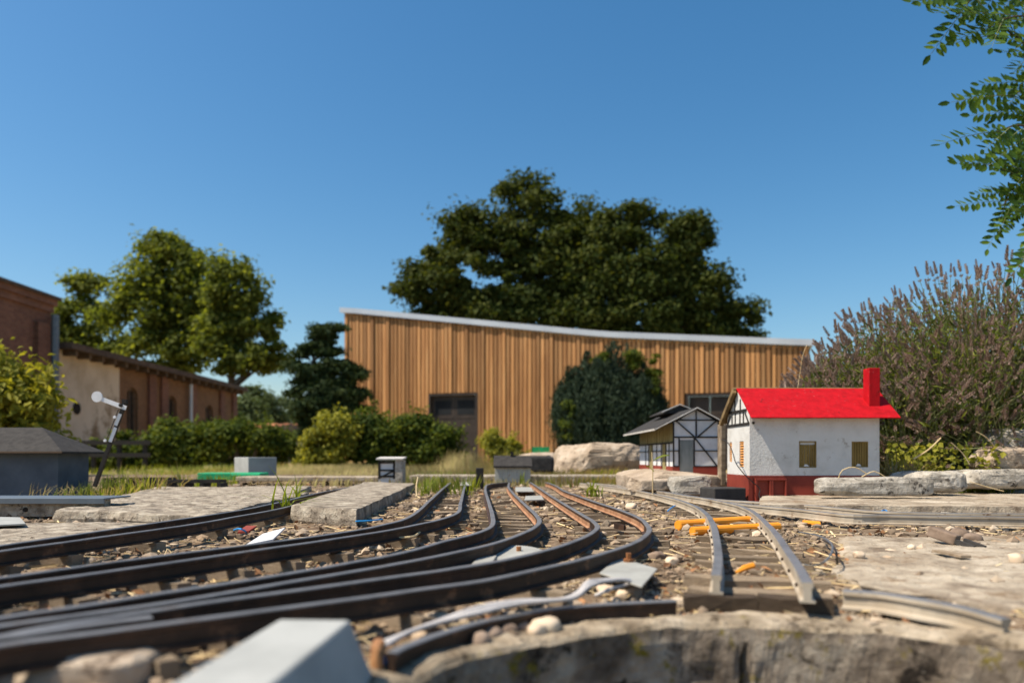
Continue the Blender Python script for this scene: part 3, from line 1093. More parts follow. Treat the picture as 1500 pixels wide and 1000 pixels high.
# blue-green juniper in front of the barn: steep feathery sprays
JY = 13.0
r = np.random.default_rng(77)
jt = thing('juniper_bush', 'blue green upright juniper with feathery tips in front of the barn', 'shrub', (XU(895, JY), JY, -.17))
Pj, Uj = [], []
hw, hh = 88 * JY / F, (700 - 500) * JY / F
tip0 = lambda a, rr: (math.cos(a) * rr * hw + 20, math.sin(a) * rr * hw + 20)
for k in range(460):
    a = r.uniform(0, 2 * np.pi)
    rr = math.sqrt(r.random())
    if r.random() < .6:
        rr = r.uniform(.72, 1.0)
        a = r.uniform(np.pi, 2 * np.pi)
    topf = (1 - .50 * rr ** 3.0) * r.uniform(.78, 1.0)
    if r.random() < .35:
        topf *= r.uniform(.4, .95)
    tip = np.array([math.cos(a) * rr * hw * .98, math.sin(a) * rr * hw * .9, hh * topf])
    topf *= .80 + .30 * float(vn3(np.array([[tip0(a, rr)[0] * 4, tip0(a, rr)[1] * 4, 2.2]]))[0])
    tip = np.array([math.cos(a) * rr * hw * .98, math.sin(a) * rr * hw * .9, hh * topf])
    ln = r.uniform(.35, .7)
    dirv = np.array([math.cos(a) * .30 * rr, math.sin(a) * .30 * rr, 1.0])
    dirv /= np.linalg.norm(dirv)
    m_ = 150
    t = r.random(m_)
    wd = .085 * (1 - t) ** .6 + .008
    P = tip - dirv * ((1 - t) * ln)[:, None] + r.normal(size=(m_, 3)) * wd[:, None] * np.array([1, 1, .6])
    Pj.append(P)
    Uj.append(np.tile(dirv, (m_, 1)) + .25 * r.normal(size=(m_, 3)))
Pj, Uj = np.concatenate(Pj), np.concatenate(Uj)
k = Pj[:, 2] > .01
Pj, Uj = Pj[k], Uj[k]
Nj = np.stack([Pj[:, 0], Pj[:, 1], 0 * Pj[:, 0] + .2], 1) / hw + .6 * r.normal(size=Pj.shape)
cards('foliage', Pj, Nj, r.uniform(.06, .13, len(Pj)), M['leaf_juniper'], jt, .20, 5, Uj)
mb = MB()
for k in range(12):
    a = k * 2.4
    mb.tube([(.06 * math.cos(a), .06 * math.sin(a), 0), (.3 * math.cos(a), .3 * math.sin(a), .9), (.45 * math.cos(a), .45 * math.sin(a), 1.7)], [.04, .025, .008], 6)
mb.build('stem', M['bark'], jt)
sp = foliage([(955, 560, 14, 50), (832, 610, 14, 45), (880, 520, 14, 14), (930, 525, 14, 18)], JY - .5, 40, 3400, .09, .06, 9, .2)
cards('young_foliage', sp[0] - np.array([XU(895, JY), JY, -.17]), sp[1], sp[2], M['leaf_hedge'], jt, .4, 6, np.tile([0, 0, 1.0], (len(sp[0]), 1)))

shrub('hedge_bush', 'rounded yellow edged bush at the left end of the row in front of the barn', [(480, 650, 34, 34), (500, 630, 34, 24), (470, 675, 26, 25)], 11.5, 60, 15000, .16, .065, M['leaf_yellow'], 71, 482, group=None)
shrub('hedge_bush', 'dark green bush in the middle of the row before the barn', [(550, 642, 54, 36), (530, 626, 36, 24), (560, 665, 54, 30)], 11.8, 80, 20000, .17, .065, M['leaf_hedge'], 72, 548)
shrub('hedge_bush', 'dark green bush covering the lower left of the barn door', [(632, 645, 42, 34), (602, 632, 36, 26), (636, 668, 40, 26)], 11.6, 70, 18000, .17, .065, M['leaf_hedge'], 73, 630)
shrub('pale_bush', 'small straw and yellow bush right of the barn door', [(735, 656, 30, 20), (718, 650, 18, 16), (742, 668, 28, 14)], 11.0, 34, 7000, .11, .05, M['leaf_yellow'], 74, 735)
shrub('hedge', 'dark clipped hedge in front of the low workshop', [(260, 652, 60, 38), (205, 660, 50, 34), (320, 648, 60, 34), (390, 655, 60, 30), (150, 668, 40, 22)], 13.6, 150, 36000, .22, .075, M['leaf_hedge'], 75, 300, cat='hedge')
shrub('hedge', 'sunlit low hedge to the left of the dark pine', [(330, 632, 42, 16), (385, 640, 42, 16)], 13.2, 40, 9000, .15, .07, M['leaf_hedge'], 76, 355, cat='hedge')
shrub('cherry_laurel', 'yellow leaved bush behind the blue grey model shed at left', [(20, 585, 48, 46), (55, 600, 32, 34), (-20, 560, 50, 60), (40, 640, 50, 30), (5, 540, 14, 26)], 4.6, 46, 3600, .13, .06, M['leaf_yellow'], 77, 15, zb=-.17, aspect=.5, stems=10)
mb = MB()
tr_ = thing('low_roof', 'low terracotta tiled roof far behind the hedge left of the pine', 'roof', (XU(398, 34), 34, -.17))
mb.prism([(-1.6, -.8, 1.0), (1.6, -.8, 1.0), (1.6, .8, 1.75), (-1.6, .8, 1.75)], (0, 0, .08))
mb.build('tiles', M['terracotta'], tr_)
mb = MB()
mb.box2((-1.5, -.6, 0), (1.5, .75, .99))
mb.build('wall', M['stucco'], tr_)

# ------------------------------------------------------------------ tracks
RH = .016
PROF = [(-.0062, 0), (.0062, 0), (.0062, .0020), (.0022, .0034), (.0022, .0112), (.0037, .0122), (.0037, .0152), (.0030, .016),
        (-.0030, .016), (-.0037, .0152), (-.0037, .0122), (-.0022, .0112), (-.0022, .0034), (-.0062, .0020)]

PROF2 = [(-.0058, 0), (.0058, 0), (.0058, .0017), (.0030, .0025), (.0030, .0116), (.0044, .0121), (.0044, .0154), (.0038, .016),
         (-.0038, .016), (-.0044, .0154), (-.0044, .0121), (-.0030, .0116), (-.0030, .0025), (-.0058, .0017)]


def sweep(path, m, parent, name='rail', prof=PROF, head=(6, 7, 8), sx=1.0, sz=1.0):
    n = len(path)
    k = len(prof)
    V, Fc, mi = [], [], []
    for i, p in enumerate(path):
        t = path[min(i + 1, n - 1)] - path[max(i - 1, 0)]
        t.z = 0
        t.normalize()
        nn = Vector((t.y, -t.x, 0))
        for (a, z) in prof:
            q = p + nn * a * sx
            V.append((q.x, q.y, q.z + z * sz))
    for i in range(n - 1):
        for j in range(k):
            j2 = (j + 1) % k
            Fc.append((i * k + j, i * k + j2, (i + 1) * k + j2, (i + 1) * k + j))
            mi.append(1 if j in head else 0)
    Fc.append(tuple(range(k))[::-1])
    mi.append(0)
    Fc.append(tuple((n - 1) * k + j for j in range(k)))
    mi.append(0)
    me = bpy.data.meshes.new(name)
    me.from_pydata(V, [], Fc)
    setm(me, m)
    me.polygons.foreach_set('material_index', mi)
    bm = bmesh.new()
    bm.from_mesh(me)
    bmesh.ops.recalc_face_normals(bm, faces=bm.faces)
    bm.to_mesh(me)
    bm.free()
    return link(bpy.data.objects.new(name, me), parent)


def wob(path, amp=.0007, seed=0):
    P = np.array([p[:] for p in path])
    a = (fbm(P + seed, 14, 2) - .5) * amp * 2
    return [Vector((p[0], p[1], p[2] + a[i] * .6)) for i, p in enumerate(P)]


def railpath(px, zt=RH, step=.012):
    pts = []
    for p in px:
        z = p[2] if len(p) > 2 else zt
        w = W(p[0], p[1], z)
        w.z -= RH
        pts.append(w)
    return wob(spline(pts, step), seed=px[0][1])


def sl_mesh(k):
    """a split, weathered sleeper, 1 long, origin on its top face"""
    r = random.Random(100 + k)
    xs = [-.5, -.2, .15, .5]
    V = []
    for x in xs:
        for (y, z) in ((-.5, 0), (.5, 0), (.5, -1), (-.5, -1)):
            V.append((x + r.uniform(-.02, .02), y * r.uniform(.72, 1.05), z + (r.uniform(-.22, .05) if z == 0 else 0)))
    Fc = [(0, 1, 2, 3), (15, 14, 13, 12)]
    for i in range(3):
        for j in range(4):
            j2 = (j + 1) % 4
            Fc.append((i * 4 + j, (i + 1) * 4 + j, (i + 1) * 4 + j2, i * 4 + j2))
    me = bpy.data.meshes.new('sleeper')
    me.from_pydata(V, [], Fc)
    setm(me, M['sleeper'])
    bm = bmesh.new()
    bm.from_mesh(me)
    bmesh.ops.recalc_face_normals(bm, faces=bm.faces)
    bm.to_mesh(me)
    bm.free()
    return me


SLM = [sl_mesh(k) for k in range(7)]


def sleepers(a, b, parent, pitch=.05, over=.022, w=.016, h=.014, zt=.0006, y0=0, y1=99, jit=1.0, skip=.12):
    """sleepers between two rail paths, from the near end on"""
    A = np.array([p[:] for p in a])
    B = np.array([p[:] for p in b])
    d = np.concatenate([[0], np.cumsum(np.linalg.norm(np.diff(A, axis=0), axis=1))])
    s = pitch * .5
    while s < d[-1]:
        p = np.array([np.interp(s, d, A[:, k]) for k in range(3)])
        i = int(np.argmin(np.hypot(B[:, 0] - p[0], B[:, 1] - p[1])))
        q = B[i]
        s += pitch * rnd.uniform(.85, 1.2)
        gap = np.hypot(*(q - p)[:2])
        if rnd.random() < skip:
            continue
        if gap > .12 or gap < .02 or not (y0 < p[1] < y1):
            continue
        c = (p + q) / 2
        o = bpy.data.objects.new('sleeper', rnd.choice(SLM))
        o.location = (c[0] + rnd.uniform(-.004, .004) * jit, c[1], zt + min(p[2], q[2]) - rnd.uniform(0, .0015))
        o.rotation_euler = (rnd.uniform(-.03, .03), rnd.uniform(-.02, .02), math.atan2(q[1] - p[1], q[0] - p[0]) + rnd.uniform(-.05, .05) * jit)
        o.scale = (gap + over * 2 * rnd.uniform(.7, 1.2), w * rnd.uniform(.8, 1.2), h)
        link(o, parent)


RUST = [M['rust'], M['worn']]
GREY = [M['grey_rail'], M['worn']]


def track(label, lefts, rights, mats=RUST, **kw):
    t = thing('railway_track', label, 'track', (0, 0, 0), 0, 'miniature railway tracks')
    pa, pb = railpath(lefts), railpath(rights)
    pf = PROF2 if mats is GREY else PROF
    sweep(pa, mats, t, prof=pf)
    sweep(pb, mats, t, prof=pf)
    sleepers(pa, pb, t, **kw)
    return t, pa, pb


tA, a1, a2 = track('farthest left dark track running behind the brick paver', [(-300, 843), (-90, 812), (0, 798), (130, 779), (255, 761), (330, 750), (401, 737), (473, 720), (540, 708)],
                   [(-300, 853), (-90, 822), (0, 806.5), (130, 788), (272, 768.5), (340, 757), (408, 744.5), (490, 725), (560, 710)], pitch=.075, over=.012, h=.018, skip=.3)
tB, b1, b2 = track('second track from the left, bending away right of the brick paver', [(-300, 889), (-90, 858), (0, 845), (160, 823), (330, 801), (500, 779), (560, 768), (602, 755), (630, 732), (650, 714), (660, 706.5)],
                   [(-300, 903), (-90, 871), (0, 857.5), (160, 835), (330, 811), (500, 786.5), (600, 770), (667, 752), (675, 735), (680, 714), (684, 706.5)], pitch=.07, skip=.3)
tC, c1, c2 = track('third track from the left with a tight bend in the middle of the picture', [(-300, 964), (-90, 922), (0, 903), (120, 885), (250, 865), (380, 845), (500, 825.5), (590, 808), (653, 791), (700, 779), (721, 768), (721, 752), (717, 738), (711, 716), (716, 709), (743, 705.5)],
                   [(-300, 968), (-90, 930), (0, 915), (120, 899), (250, 880), (380, 858), (500, 838.5), (620, 817), (718, 796), (770, 778), (790, 764), (784, 752), (772, 741), (752, 722), (745, 713), (746, 706.5)], pitch=.062)
tD, e1, e2 = track('nearest of the four curving tracks, sweeping from lower left to the tight right bend', [(-300, 994), (-90, 950), (0, 930), (100, 911), (220, 893), (350, 874), (500, 854), (670, 830), (740, 818), (806, 803), (855, 786), (875, 772), (868, 762), (853, 753), (806, 725), (785, 711), (777, 706)],
                   [(-300, 1022), (-90, 968), (0, 943), (150, 924), (330, 900), (500, 877.5), (600, 864), (704, 849.5), (800, 830), (874, 812), (930, 793), (950, 778), (948, 768), (936, 757.5), (905, 745), (874, 735), (845, 725), (826, 718), (812, 710), (800, 706)], pitch=.062)
# sunlight painted as lighter orange rust on inner faces of the far legs
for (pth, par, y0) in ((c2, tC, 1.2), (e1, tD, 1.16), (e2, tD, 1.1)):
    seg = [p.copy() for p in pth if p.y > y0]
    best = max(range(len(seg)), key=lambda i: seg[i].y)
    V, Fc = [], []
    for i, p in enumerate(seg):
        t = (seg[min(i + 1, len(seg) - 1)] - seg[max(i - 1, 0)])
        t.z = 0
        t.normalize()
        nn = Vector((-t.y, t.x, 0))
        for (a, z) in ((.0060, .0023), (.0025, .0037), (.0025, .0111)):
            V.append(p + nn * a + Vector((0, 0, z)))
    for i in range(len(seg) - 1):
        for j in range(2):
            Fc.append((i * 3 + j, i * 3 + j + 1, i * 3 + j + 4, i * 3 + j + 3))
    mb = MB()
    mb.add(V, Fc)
    tag(mb.build('sunlit_tint_face', M['sun_tint_rust'], par), 'rust tinted brighter orange as painted sunlight on the inner side of the rail')
# switch tongue lying between the two nearest tracks
mb = railpath([(-60, 939), (40, 926), (120, 914), (222, 901.5)])
sweep(mb, RUST, tD, 'switch_tongue', sx=1.2)
# joint plates, bolts
for (u, v, par) in ((345, 818, tB), (520, 831, tC), (905, 771, tD), (1026, 762, None)):
    if par is None:
        continue
    p = W(u, v, .008)
    mb = MB()
    mb.box((0, 0, 0), (.003, .035, .008))
    jp = mb.build('joint_plate', M['grey_rail'] if par is tB else M['rust'], par)
    jp.location = p + Vector((.0028, 0, 0))
    jp.rotation_euler = (0, 0, -.45 if par is not tD else .3)
    for k in (-.011, .011):
        m2 = MB()
        m2.tube([(0, k, 0), (.005, k, 0)], .0022, 6)
        b_ = m2.build('bolt', M['rust_plain'], jp)

tE, f1, f2 = track('grey railed spur ending on a wooden beam at the edge of the round pit', [(1049, 842), (1052, 815), (1049, 786), (1044, 766), (1033, 750), (1015, 739), (985, 729), (940, 719), (890, 711.5), (850, 707)],
                   [(1183, 853), (1170, 829), (1155, 807), (1137, 781), (1119, 762), (1105, 750), (1090, 742.5), (1066, 735.5), (1020, 727), (960, 717.5), (910, 711), (860, 706.3)], mats=GREY, pitch=.062, over=.030, w=.019, jit=.6)
tF, h1, h2 = track('grey track curving off to the right in front of the red roofed house', [(905, 711.5), (960, 718), (1010, 726), (1062, 731.5), (1132, 735.5), (1210, 741.5), (1292, 748), (1390, 750.5), (1500, 752), (1620, 753)],
                   [(1068, 735), (1130, 741.5), (1180, 746), (1238, 752.5), (1300, 753.5), (1390, 755), (1500, 756.5), (1620, 758)], mats=GREY, pitch=.08, over=.012, w=.018, zt=-.003)
for (u, v, par) in ((1256, 760, tF), (1395, 762, tF)):
    p = W(u, v, .005)
    mb = MB()
    mb.box((0, 0, 0), (.044, .003, .0078))
    jp = mb.build('joint_plate', M['rust_plain'], par)
    jp.location = p + Vector((0, -.004, .001))
    for k in (-.013, .013):
        m2 = MB()
        m2.tube([(k, 0, 0), (k, -.006, 0)], .0027, 6)
        m2.build('bolt', M['rust_plain'], jp)
for (u, v, z) in ((1196, 738, .007), (1205, 741, .007), (1218, 742, .007)):
    p = W(u, v, z)
    mb = MB()
    mb.tube([p, p + Vector((0, -.008, 0))], .004, 6)
    mb.build('bolt', M['rust_plain'], tF)
# rail chairs along the spur
for pth in (f1, f2):
    for k in range(5, min(len(pth), 75), 7):
        p = pth[k]
        t = (pth[k + 1] - pth[k - 1]).normalized()
        mb = MB()
        mb.box((-.0042, 0, .0038), (.0024, .0035, .0028))
        o = mb.build('rail_spike', M['rust'], tE)
        o.location = p
        o.rotation_euler = (0, 0, math.atan2(-t.x, t.y))

# curved rails on the pit rim
t = thing('pit_rail', 'short dark curved rail lying on the near left rim of the pit', 'rail')
pp = railpath([(573, 955, -.001), (590, 946, -.001), (640, 928, -.001), (704, 909, -.001), (760, 897.5, -.001), (806, 890, -.001), (870, 884.5, -.001), (989, 878, -.001)], step=.008)
sweep(pp, RUST, t, sx=1.0, sz=1.0)
t = thing('pit_rail', 'pale warped curved rail lying on the right rim of the pit', 'rail')
pp = railpath([(1236, 862, .004), (1290, 866, .005), (1350, 875, .006), (1410, 886, .004), (1474, 904, .001)], step=.008)
sweep(pp, GREY, t, sx=1.5, sz=.95)
# beam at the end of the spur
t = thing('end_beam', 'split dark wooden beam under the end of the grey railed spur', 'beam')
pL, pM, pR_ = W(1005, 872, -.001), W(1112, 874, -.001), W(1226, 880, -.001)
for a, b in ((pL, pM), (pM + Vector((.002, 0, 0)), pR_)):
    L0 = (b - a)
    o = bpy.data.objects.new('beam_piece', SLM[2 if a is pL else 4].copy())
    o.data.materials.clear()
    o.data.materials.append(M['dark_wood'])
    o.location = (a + b) / 2 + Vector((0, .008, .001))
    o.rotation_euler = (0, 0, math.atan2(L0.y, L0.x))
    o.scale = (L0.length, .020, .013)
    link(o, t)

# ------------------------------------------------------------------ slabs and stones
def aslab(name, label, cat, pts, zt, th, m, **kw):
    o = slab(name, [tuple(W(u, v, zt))[:2] for (u, v) in pts], zt, th, m, **kw)
    return tag(o, label, cat)


aslab('concrete_slab', 'big broken concrete slab on the left behind the leftmost track', 'slab', [(78, 747), (300, 753), (455, 720), (185, 722)], .012, .024, M['concrete'], seed=1, amp=.0032, cell=.0085, wob=.02)
aslab('concrete_slab', 'low cracked concrete slab at the left edge beside the leftmost track', 'slab', [(-60, 806), (120, 782), (300, 762), (-60, 765)], -.005, .015, M['concrete'], seed=2, amp=.0022, cell=.008, wob=.01)
aslab('concrete_slab', 'flat concrete slab further back right of the metal channel', 'slab', [(165, 728), (430, 722), (455, 711), (225, 713)], .014, .02, M['concrete'], seed=12, amp=.002, cell=.012)
aslab('brick_paver', 'thick dark edged paver lying between the two left tracks', 'paver', [(427, 739), (522, 746), (607, 707.5), (535, 705)], .021, .036, M['concrete'], seed=3, amp=.0016, cell=.008, wob=.004)
aslab('concrete_slab', 'wide pale crumbling slab on the right between spur and pit', 'slab', [(1246, 862), (1640, 905), (1600, 782), (1222, 786)], -.002, .02, M['pale_concrete'], seed=4, amp=.0030, cell=.007, wob=.016)
aslab('concrete_slab', 'long low ledge slab behind the right hand grey track', 'slab', [(1112, 738), (1640, 742), (1640, 715), (1118, 724)], .017, .03, M['pale_concrete'], seed=5, amp=.0016, cell=.012, wob=.006)


def bigstone(name, label, cat, u0, u1, v0, v1, Y, dep, seed, m, rough=.22, flat=.42, sub=5, freq=1.6, rz=0, tilt=(0, 0)):
    a, b = Q(u0, v1, Y), Q(u1, v0, Y)
    c = (a + b) / 2
    o = rock(name, (c.x, Y + dep / 2, c.z), ((b.x - a.x) / 2, dep / 2, (b.z - a.z) / 2), seed, m, sub, rough, flat, rz, None, False, freq, tilt)
    return tag(o, label, cat)


bigstone('rough_slab', 'long rough grey stone slab lying in front of the red roofed house', 'stone', 1203, 1372, 699, 727, 1.70, .055, 3, M['rough_stone'], .16, .30)
bigstone('rough_slab', 'knobbly pale stone behind the right end of the long grey slab', 'stone', 1330, 1425, 690, 722, 1.80, .12, 9, M['rough_stone'], .24, .45)
bigstone('rough_slab', 'long pale stone at the right edge under the boulder', 'stone', 1405, 1540, 687, 716, 1.92, .12, 5, M['rough_stone'], .22, .42)
bigstone('boulder', 'pinkish rounded boulder at the right edge', 'boulder', 1452, 1560, 650, 694, 2.0, .16, 14, M['pink_stone'], .22, .55)
bigstone('boulder', 'grey boulder resting on top of the pinkish one', 'boulder', 1456, 1570, 626, 664, 2.12, .18, 19, M['rough_stone'], .22, .55)
bigstone('boulder', 'large sunlit tan rock between the tiny house and the half timbered station', 'boulder', 812, 950, 649, 700, 3.9, .35, 22, M['pink_stone'], .22, .5)
bigstone('boulder', 'low flat rock left of the large tan rock', 'boulder', 755, 835, 663, 700, 4.3, .3, 25, M['pink_stone'], .2, .45)
bigstone('dark_block', 'square black stone block in front of the low flat rock', 'block', 775, 813, 667, 692, 3.7, .10, 27, M['tar'], .10, .25, 4)
bigstone('ledge_stone', 'tan broken stone ledge under the half timbered station', 'stone', 935, 1078, 690, 729, 2.14, .55, 31, M['pink_stone'], .16, .30)
bigstone('ledge_stone', 'cracked block at the front left of the station ledge', 'stone', 985, 1045, 697, 727, 2.02, .09, 33, M['rough_stone'], .2, .35, 4)
bigstone('ledge_stone', 'low pale block left of the station ledge beside the grey track', 'stone', 925, 985, 699, 722, 2.12, .10, 35, M['pink_stone'], .2, .4, 4)
bigstone('flat_stone', 'pale flat stone at the right edge under the grey track', 'stone', 1452, 1540, 770, 800, 1.22, .1, 37, M['pale_concrete'], .2, .4, 4)

# single stones one can point to
def stone(u, v, r, label, m, seed, zo=None, flat=.75):
    z0 = -.008
    for _ in range(4):
        p = W(u, v, z0)
        z0 = g1(p.x, p.y)
    o = rock('stone', (p.x, p.y, z0 + r * .55 + (zo or 0)), (r * 1.15, r, r * .8), seed, m, 3, .25, flat, seed)
    return tag(o, label, 'stone', smoothsafe(o))


def smoothsafe(o):
    o.data.polygons.foreach_set('use_smooth', [True] * len(o.data.polygons))
    return None


for k, (u, v, r, l, m) in enumerate([
        (800, 927, .0095, 'round peach coloured pebble on the rim of the pit, larger of the pair', 'pebble'), (786, 931, .0072, 'flatter peach pebble touching the larger one on the pit rim', 'pebble'),
        (765, 926, .0065, 'brown pebble on the pit rim just left of the peach pair', 'brown_stone'), (742, 933, .0075, 'second brown pebble left of the peach pair on the pit rim', 'brown_stone'),
        (722, 938, .0075, 'third brown pebble left of the peach pair, on the pit rim', 'brown_stone'), (703, 946, .0075, 'dark pebble at the left end of the row on the pit rim', 'brown_stone'),
        (640, 916, .0085, 'pale pebble under the loose cable above the pit', 'pebble'), (886, 872, .0075, 'pale pebble beside the cable end near the galvanised plate', 'pebble'),
        (912, 876, .006, 'small white pebble right of the cable end', 'pebble'), (962, 822, .010, 'dark brown stone right of the galvanised plate', 'brown_stone'),
        (985, 827, .007, 'pale stone right of the dark brown one beside the spur', 'pebble'), (1405, 790, .014, 'dark brown clod under the right hand grey track', 'brown_stone'),
        (925, 746, .012, 'pale angular stone between the curving track and the grey track', 'pebble'), (1385, 762, .012, 'round grey stone jammed against the right hand grey track', 'rough_stone'),
        (290, 752, .010, 'whitish stone beside the big left slab, left of a pair', 'pebble'), (308, 751, .010, 'whitish stone beside the big left slab, right of a pair', 'pebble'),
        (180, 770, .009, 'brown stone on the low cracked slab at left', 'brown_stone'), (200, 766, .008, 'white stone on the low cracked slab at left', 'pebble'),
        (800, 778, .010, 'rusty brown clod inside the tight bend of the tracks', 'brown_stone'), (1258, 824, .006, 'small orange pebble on the wide pale slab', 'pebble'),
        (1335, 812, .005, 'tiny yellow pebble on the middle of the wide pale slab', 'pebble'), (1490, 832, .008, 'yellowish pebble at the right edge of the pale slab', 'pebble'),
        (1425, 795, .011, 'reddish brown stone right of the dark clod', 'brown_stone')]):
    stone(u, v, r, l, M[m], 50 + k, .006 if ('slab' in l and 'pale' in l) else 0)

# ------------------------------------------------------------------ small things lying about
def plate(name, label, cat, pts, z, th, m, tilt=0.0):
    q = [W(u, v, z) for u, v in pts]
    q = [Vector((p.x, p.y, z + tilt * k)) for p, k in zip(q, (0, 0, 1, 1))]
    t = thing(name, label, cat, q[0])
    mb = MB()
    mb.prism([p - q[0] for p in q], (0, 0, -th))
    mb.build('sheet', m, t, bevel=min(.0008, th * .3))
    return t, q


pl, q = plate('metal_plate', 'loose galvanised plate with a rusty screw beside the tight bend', 'plate', [(878, 838), (940, 858), (963, 832), (905, 815)], .004, .0018, M['plate'])
c = (q[0] + q[1] + q[2] + q[3]) / 4 - q[0]
mb = MB()
c2_ = W(921, 822, .004) - q[0]
mb.tube([c2_, c2_ + Vector((0, 0, .003))], .0058, 8)
mb.tube([c2_ + Vector((0, 0, .003)), c2_ + Vector((0, 0, .009))], .003, 6)
mb.build('screw', M['rust_plain'], pl)
plate('metal_plate', 'second thin plate under the corner of the one with the screw', 'plate', [(878, 832), (905, 852), (930, 838), (895, 826)], -.002, .0018, M['plate'])
# half buried washer plate between the curving tracks
t = thing('washer_plate', 'half buried pale oval plate with a bolt between the curving rails', 'plate', W(755, 812, .002))
mb = MB()
ov = [(.034 * math.cos(a), .05 * math.sin(a), 0) for a in np.linspace(0, 2 * np.pi, 24, endpoint=False)]
mb.prism(ov, (0, 0, .002))
mb.build('sheet', M['plate'], t).rotation_euler = (.05, -.06, .3)
mb = MB()
mb.tube([(.004, .012, .002), (.004, .012, .008)], .003, 6)
mb.build('bolt', M['rust_plain'], t)
plate('metal_plate', 'pale plate buried beside the oval one, left of it', 'plate', [(690, 826), (722, 821), (728, 812), (700, 816)], .004, .002, M['olive_plank'] if False else M['plate'])
plate('metal_plate', 'whitish tile between the two left tracks beside the red and blue scrap', 'plate', [(360, 797), (400, 789), (418, 772), (385, 781)], .003, .003, M['white_panel'])
plate('metal_plate', 'farther small white plate between the middle tracks', 'plate', [(755, 719), (782, 719), (778, 713), (755, 713)], .010, .003, M['plate'])
plate('metal_plate', 'nearer small white plate between the middle tracks', 'plate', [(768, 732), (797, 731), (793, 725), (770, 726)], .010, .003, M['plate'])
plate('metal_plate', 'tiny white plate left of the black post', 'plate', [(674, 710), (690, 710), (690, 705.5), (676, 705.5)], .016, .003, M['plate'])
plate('metal_sheet', 'pale blue grey sheet at the left edge on the cracked slab', 'sheet', [(-40, 770), (38, 766), (30, 757), (-40, 756)], .002, .003, M['plate'])
# grey cement block close to the lens
zt = .022
A, B_, C_, D_ = W(411, 909, zt), W(513, 907, zt), W(400, 1003, zt), W(250, 1003, zt)
dirv = ((C_ - B_) + (D_ - A)) / 2
dirv.z = 0
dirv.normalize()
wd = Vector((dirv.y, -dirv.x, 0))
if (A - B_).dot(wd) < 0:
    wd = -wd
width = .041
ctr = B_ + wd * width / 2 + dirv * .085
mb = MB()
hw_, b_ = width / 2, .013
mb.add([(-hw_ - .003, -.085, -.018), (hw_ + b_, -.085, -.018), (hw_ + b_, .085 + .008, -.018), (-hw_ - .003, .085 + .008, -.018),
        (-hw_, -.085, .020), (hw_, -.085, .020), (hw_, .085, .020), (-hw_, .085, .020)],
       [(3, 2, 1, 0), (4, 5, 6, 7), (0, 1, 5, 4), (1, 2, 6, 5), (2, 3, 7, 6), (3, 0, 4, 7)])
o = mb.build('cement_block', M['grey_block'], None, bevel=.0016)
o.location = (ctr.x, ctr.y, zt - .020)
o.rotation_euler = (0, 0, math.atan2(dirv.x, -dirv.y))
tag(o, 'smooth grey cement block close to the lens at the bottom', 'block')
mb = MB()
p = W(655 - 105, 976, -.012)
mb.tube([p, p + Vector((.006, .004, .004))], .0035, 8)
tag(mb.build('bottle_cap', M['blue_plastic']), 'small bright blue plastic bit beside the near cement block', 'scrap')
tag(rock('clod', W(553, 962, -.006), (.005, .010, .011), 71, M['dead_leaf'], 3), 'curled brown scrap leaning beside the near cement block', 'scrap')
# cable over the pit rail
t = thing('cable', 'twisted pale flat cable lying along the curved rail above the pit', 'cable')
cb = [(560, 948, -.004), (600, 928, -.003), (650, 909, 0), (700, 895, .004), (760, 885, .005), (820, 880, .004), (845, 872, .006), (862, 858, .010), (885, 853, .008), (915, 850, .006), (935, 855, 0)]
for k in range(3):
    mb = MB()
    mb.tube(spline([W(u, v - k * 1.7, z) + Vector((0, .0015 * k, .0012 * math.sin(i * 1.7 + k))) for i, (u, v, z) in enumerate(cb)], .006), .0016, 6)
    mb.build('strand', M['cable'], t, smooth=True)
mb = MB()
mb.tube(spline([W(872, 872, -.004), W(895, 862, 0), W(925, 854, .002)], .005), .0016, 6)
mb.build('strand', M['cable'], t, smooth=True)
# orange tubes under the spur
for k, (a, b, r, l) in enumerate([((993, 769), (1096, 762), .0085, 'orange plastic tube under the spur, farther of the two'), ((1014, 778), (1140, 771), .0075, 'orange plastic tube under the spur, nearer of the two')]):
    pa, pb = W(a[0], a[1], -.001), W(b[0], b[1], -.001)
    t = thing('orange_tube', l, 'tube', pa)
    mb = MB()
    mb.tube([(0, 0, 0), pb - pa], r, 14)
    mb.build('pipe', M['orange_tube'], t, smooth=False)
    mb = MB()
    d = (pb - pa).normalized()
    mb.tube([-d * .0006, d * .001], r * .8, 12)
    mb.build('end_opening', M['orange_tube'], t)
mb = MB()
pa, pb = W(1176, 769, -.008), W(1200, 771, -.010)
mb.tube([pa, pb], .010, 10)
tag(mb.build('tube_stub', M['orange_tube'], None), 'short orange tube stub right of the spur, half buried', 'tube')
mb = MB()
pa, pb = W(1078, 838, -.003), W(1104, 827, .004)
mb.tube([pa, (pa + pb) / 2 + Vector((0, 0, .001)), pb], [.0015, .0032, .003], 6)
tag(mb.build('orange_chip', M['orange_tube'], None), 'orange plastic chip lying on the sleepers of the spur', 'scrap')
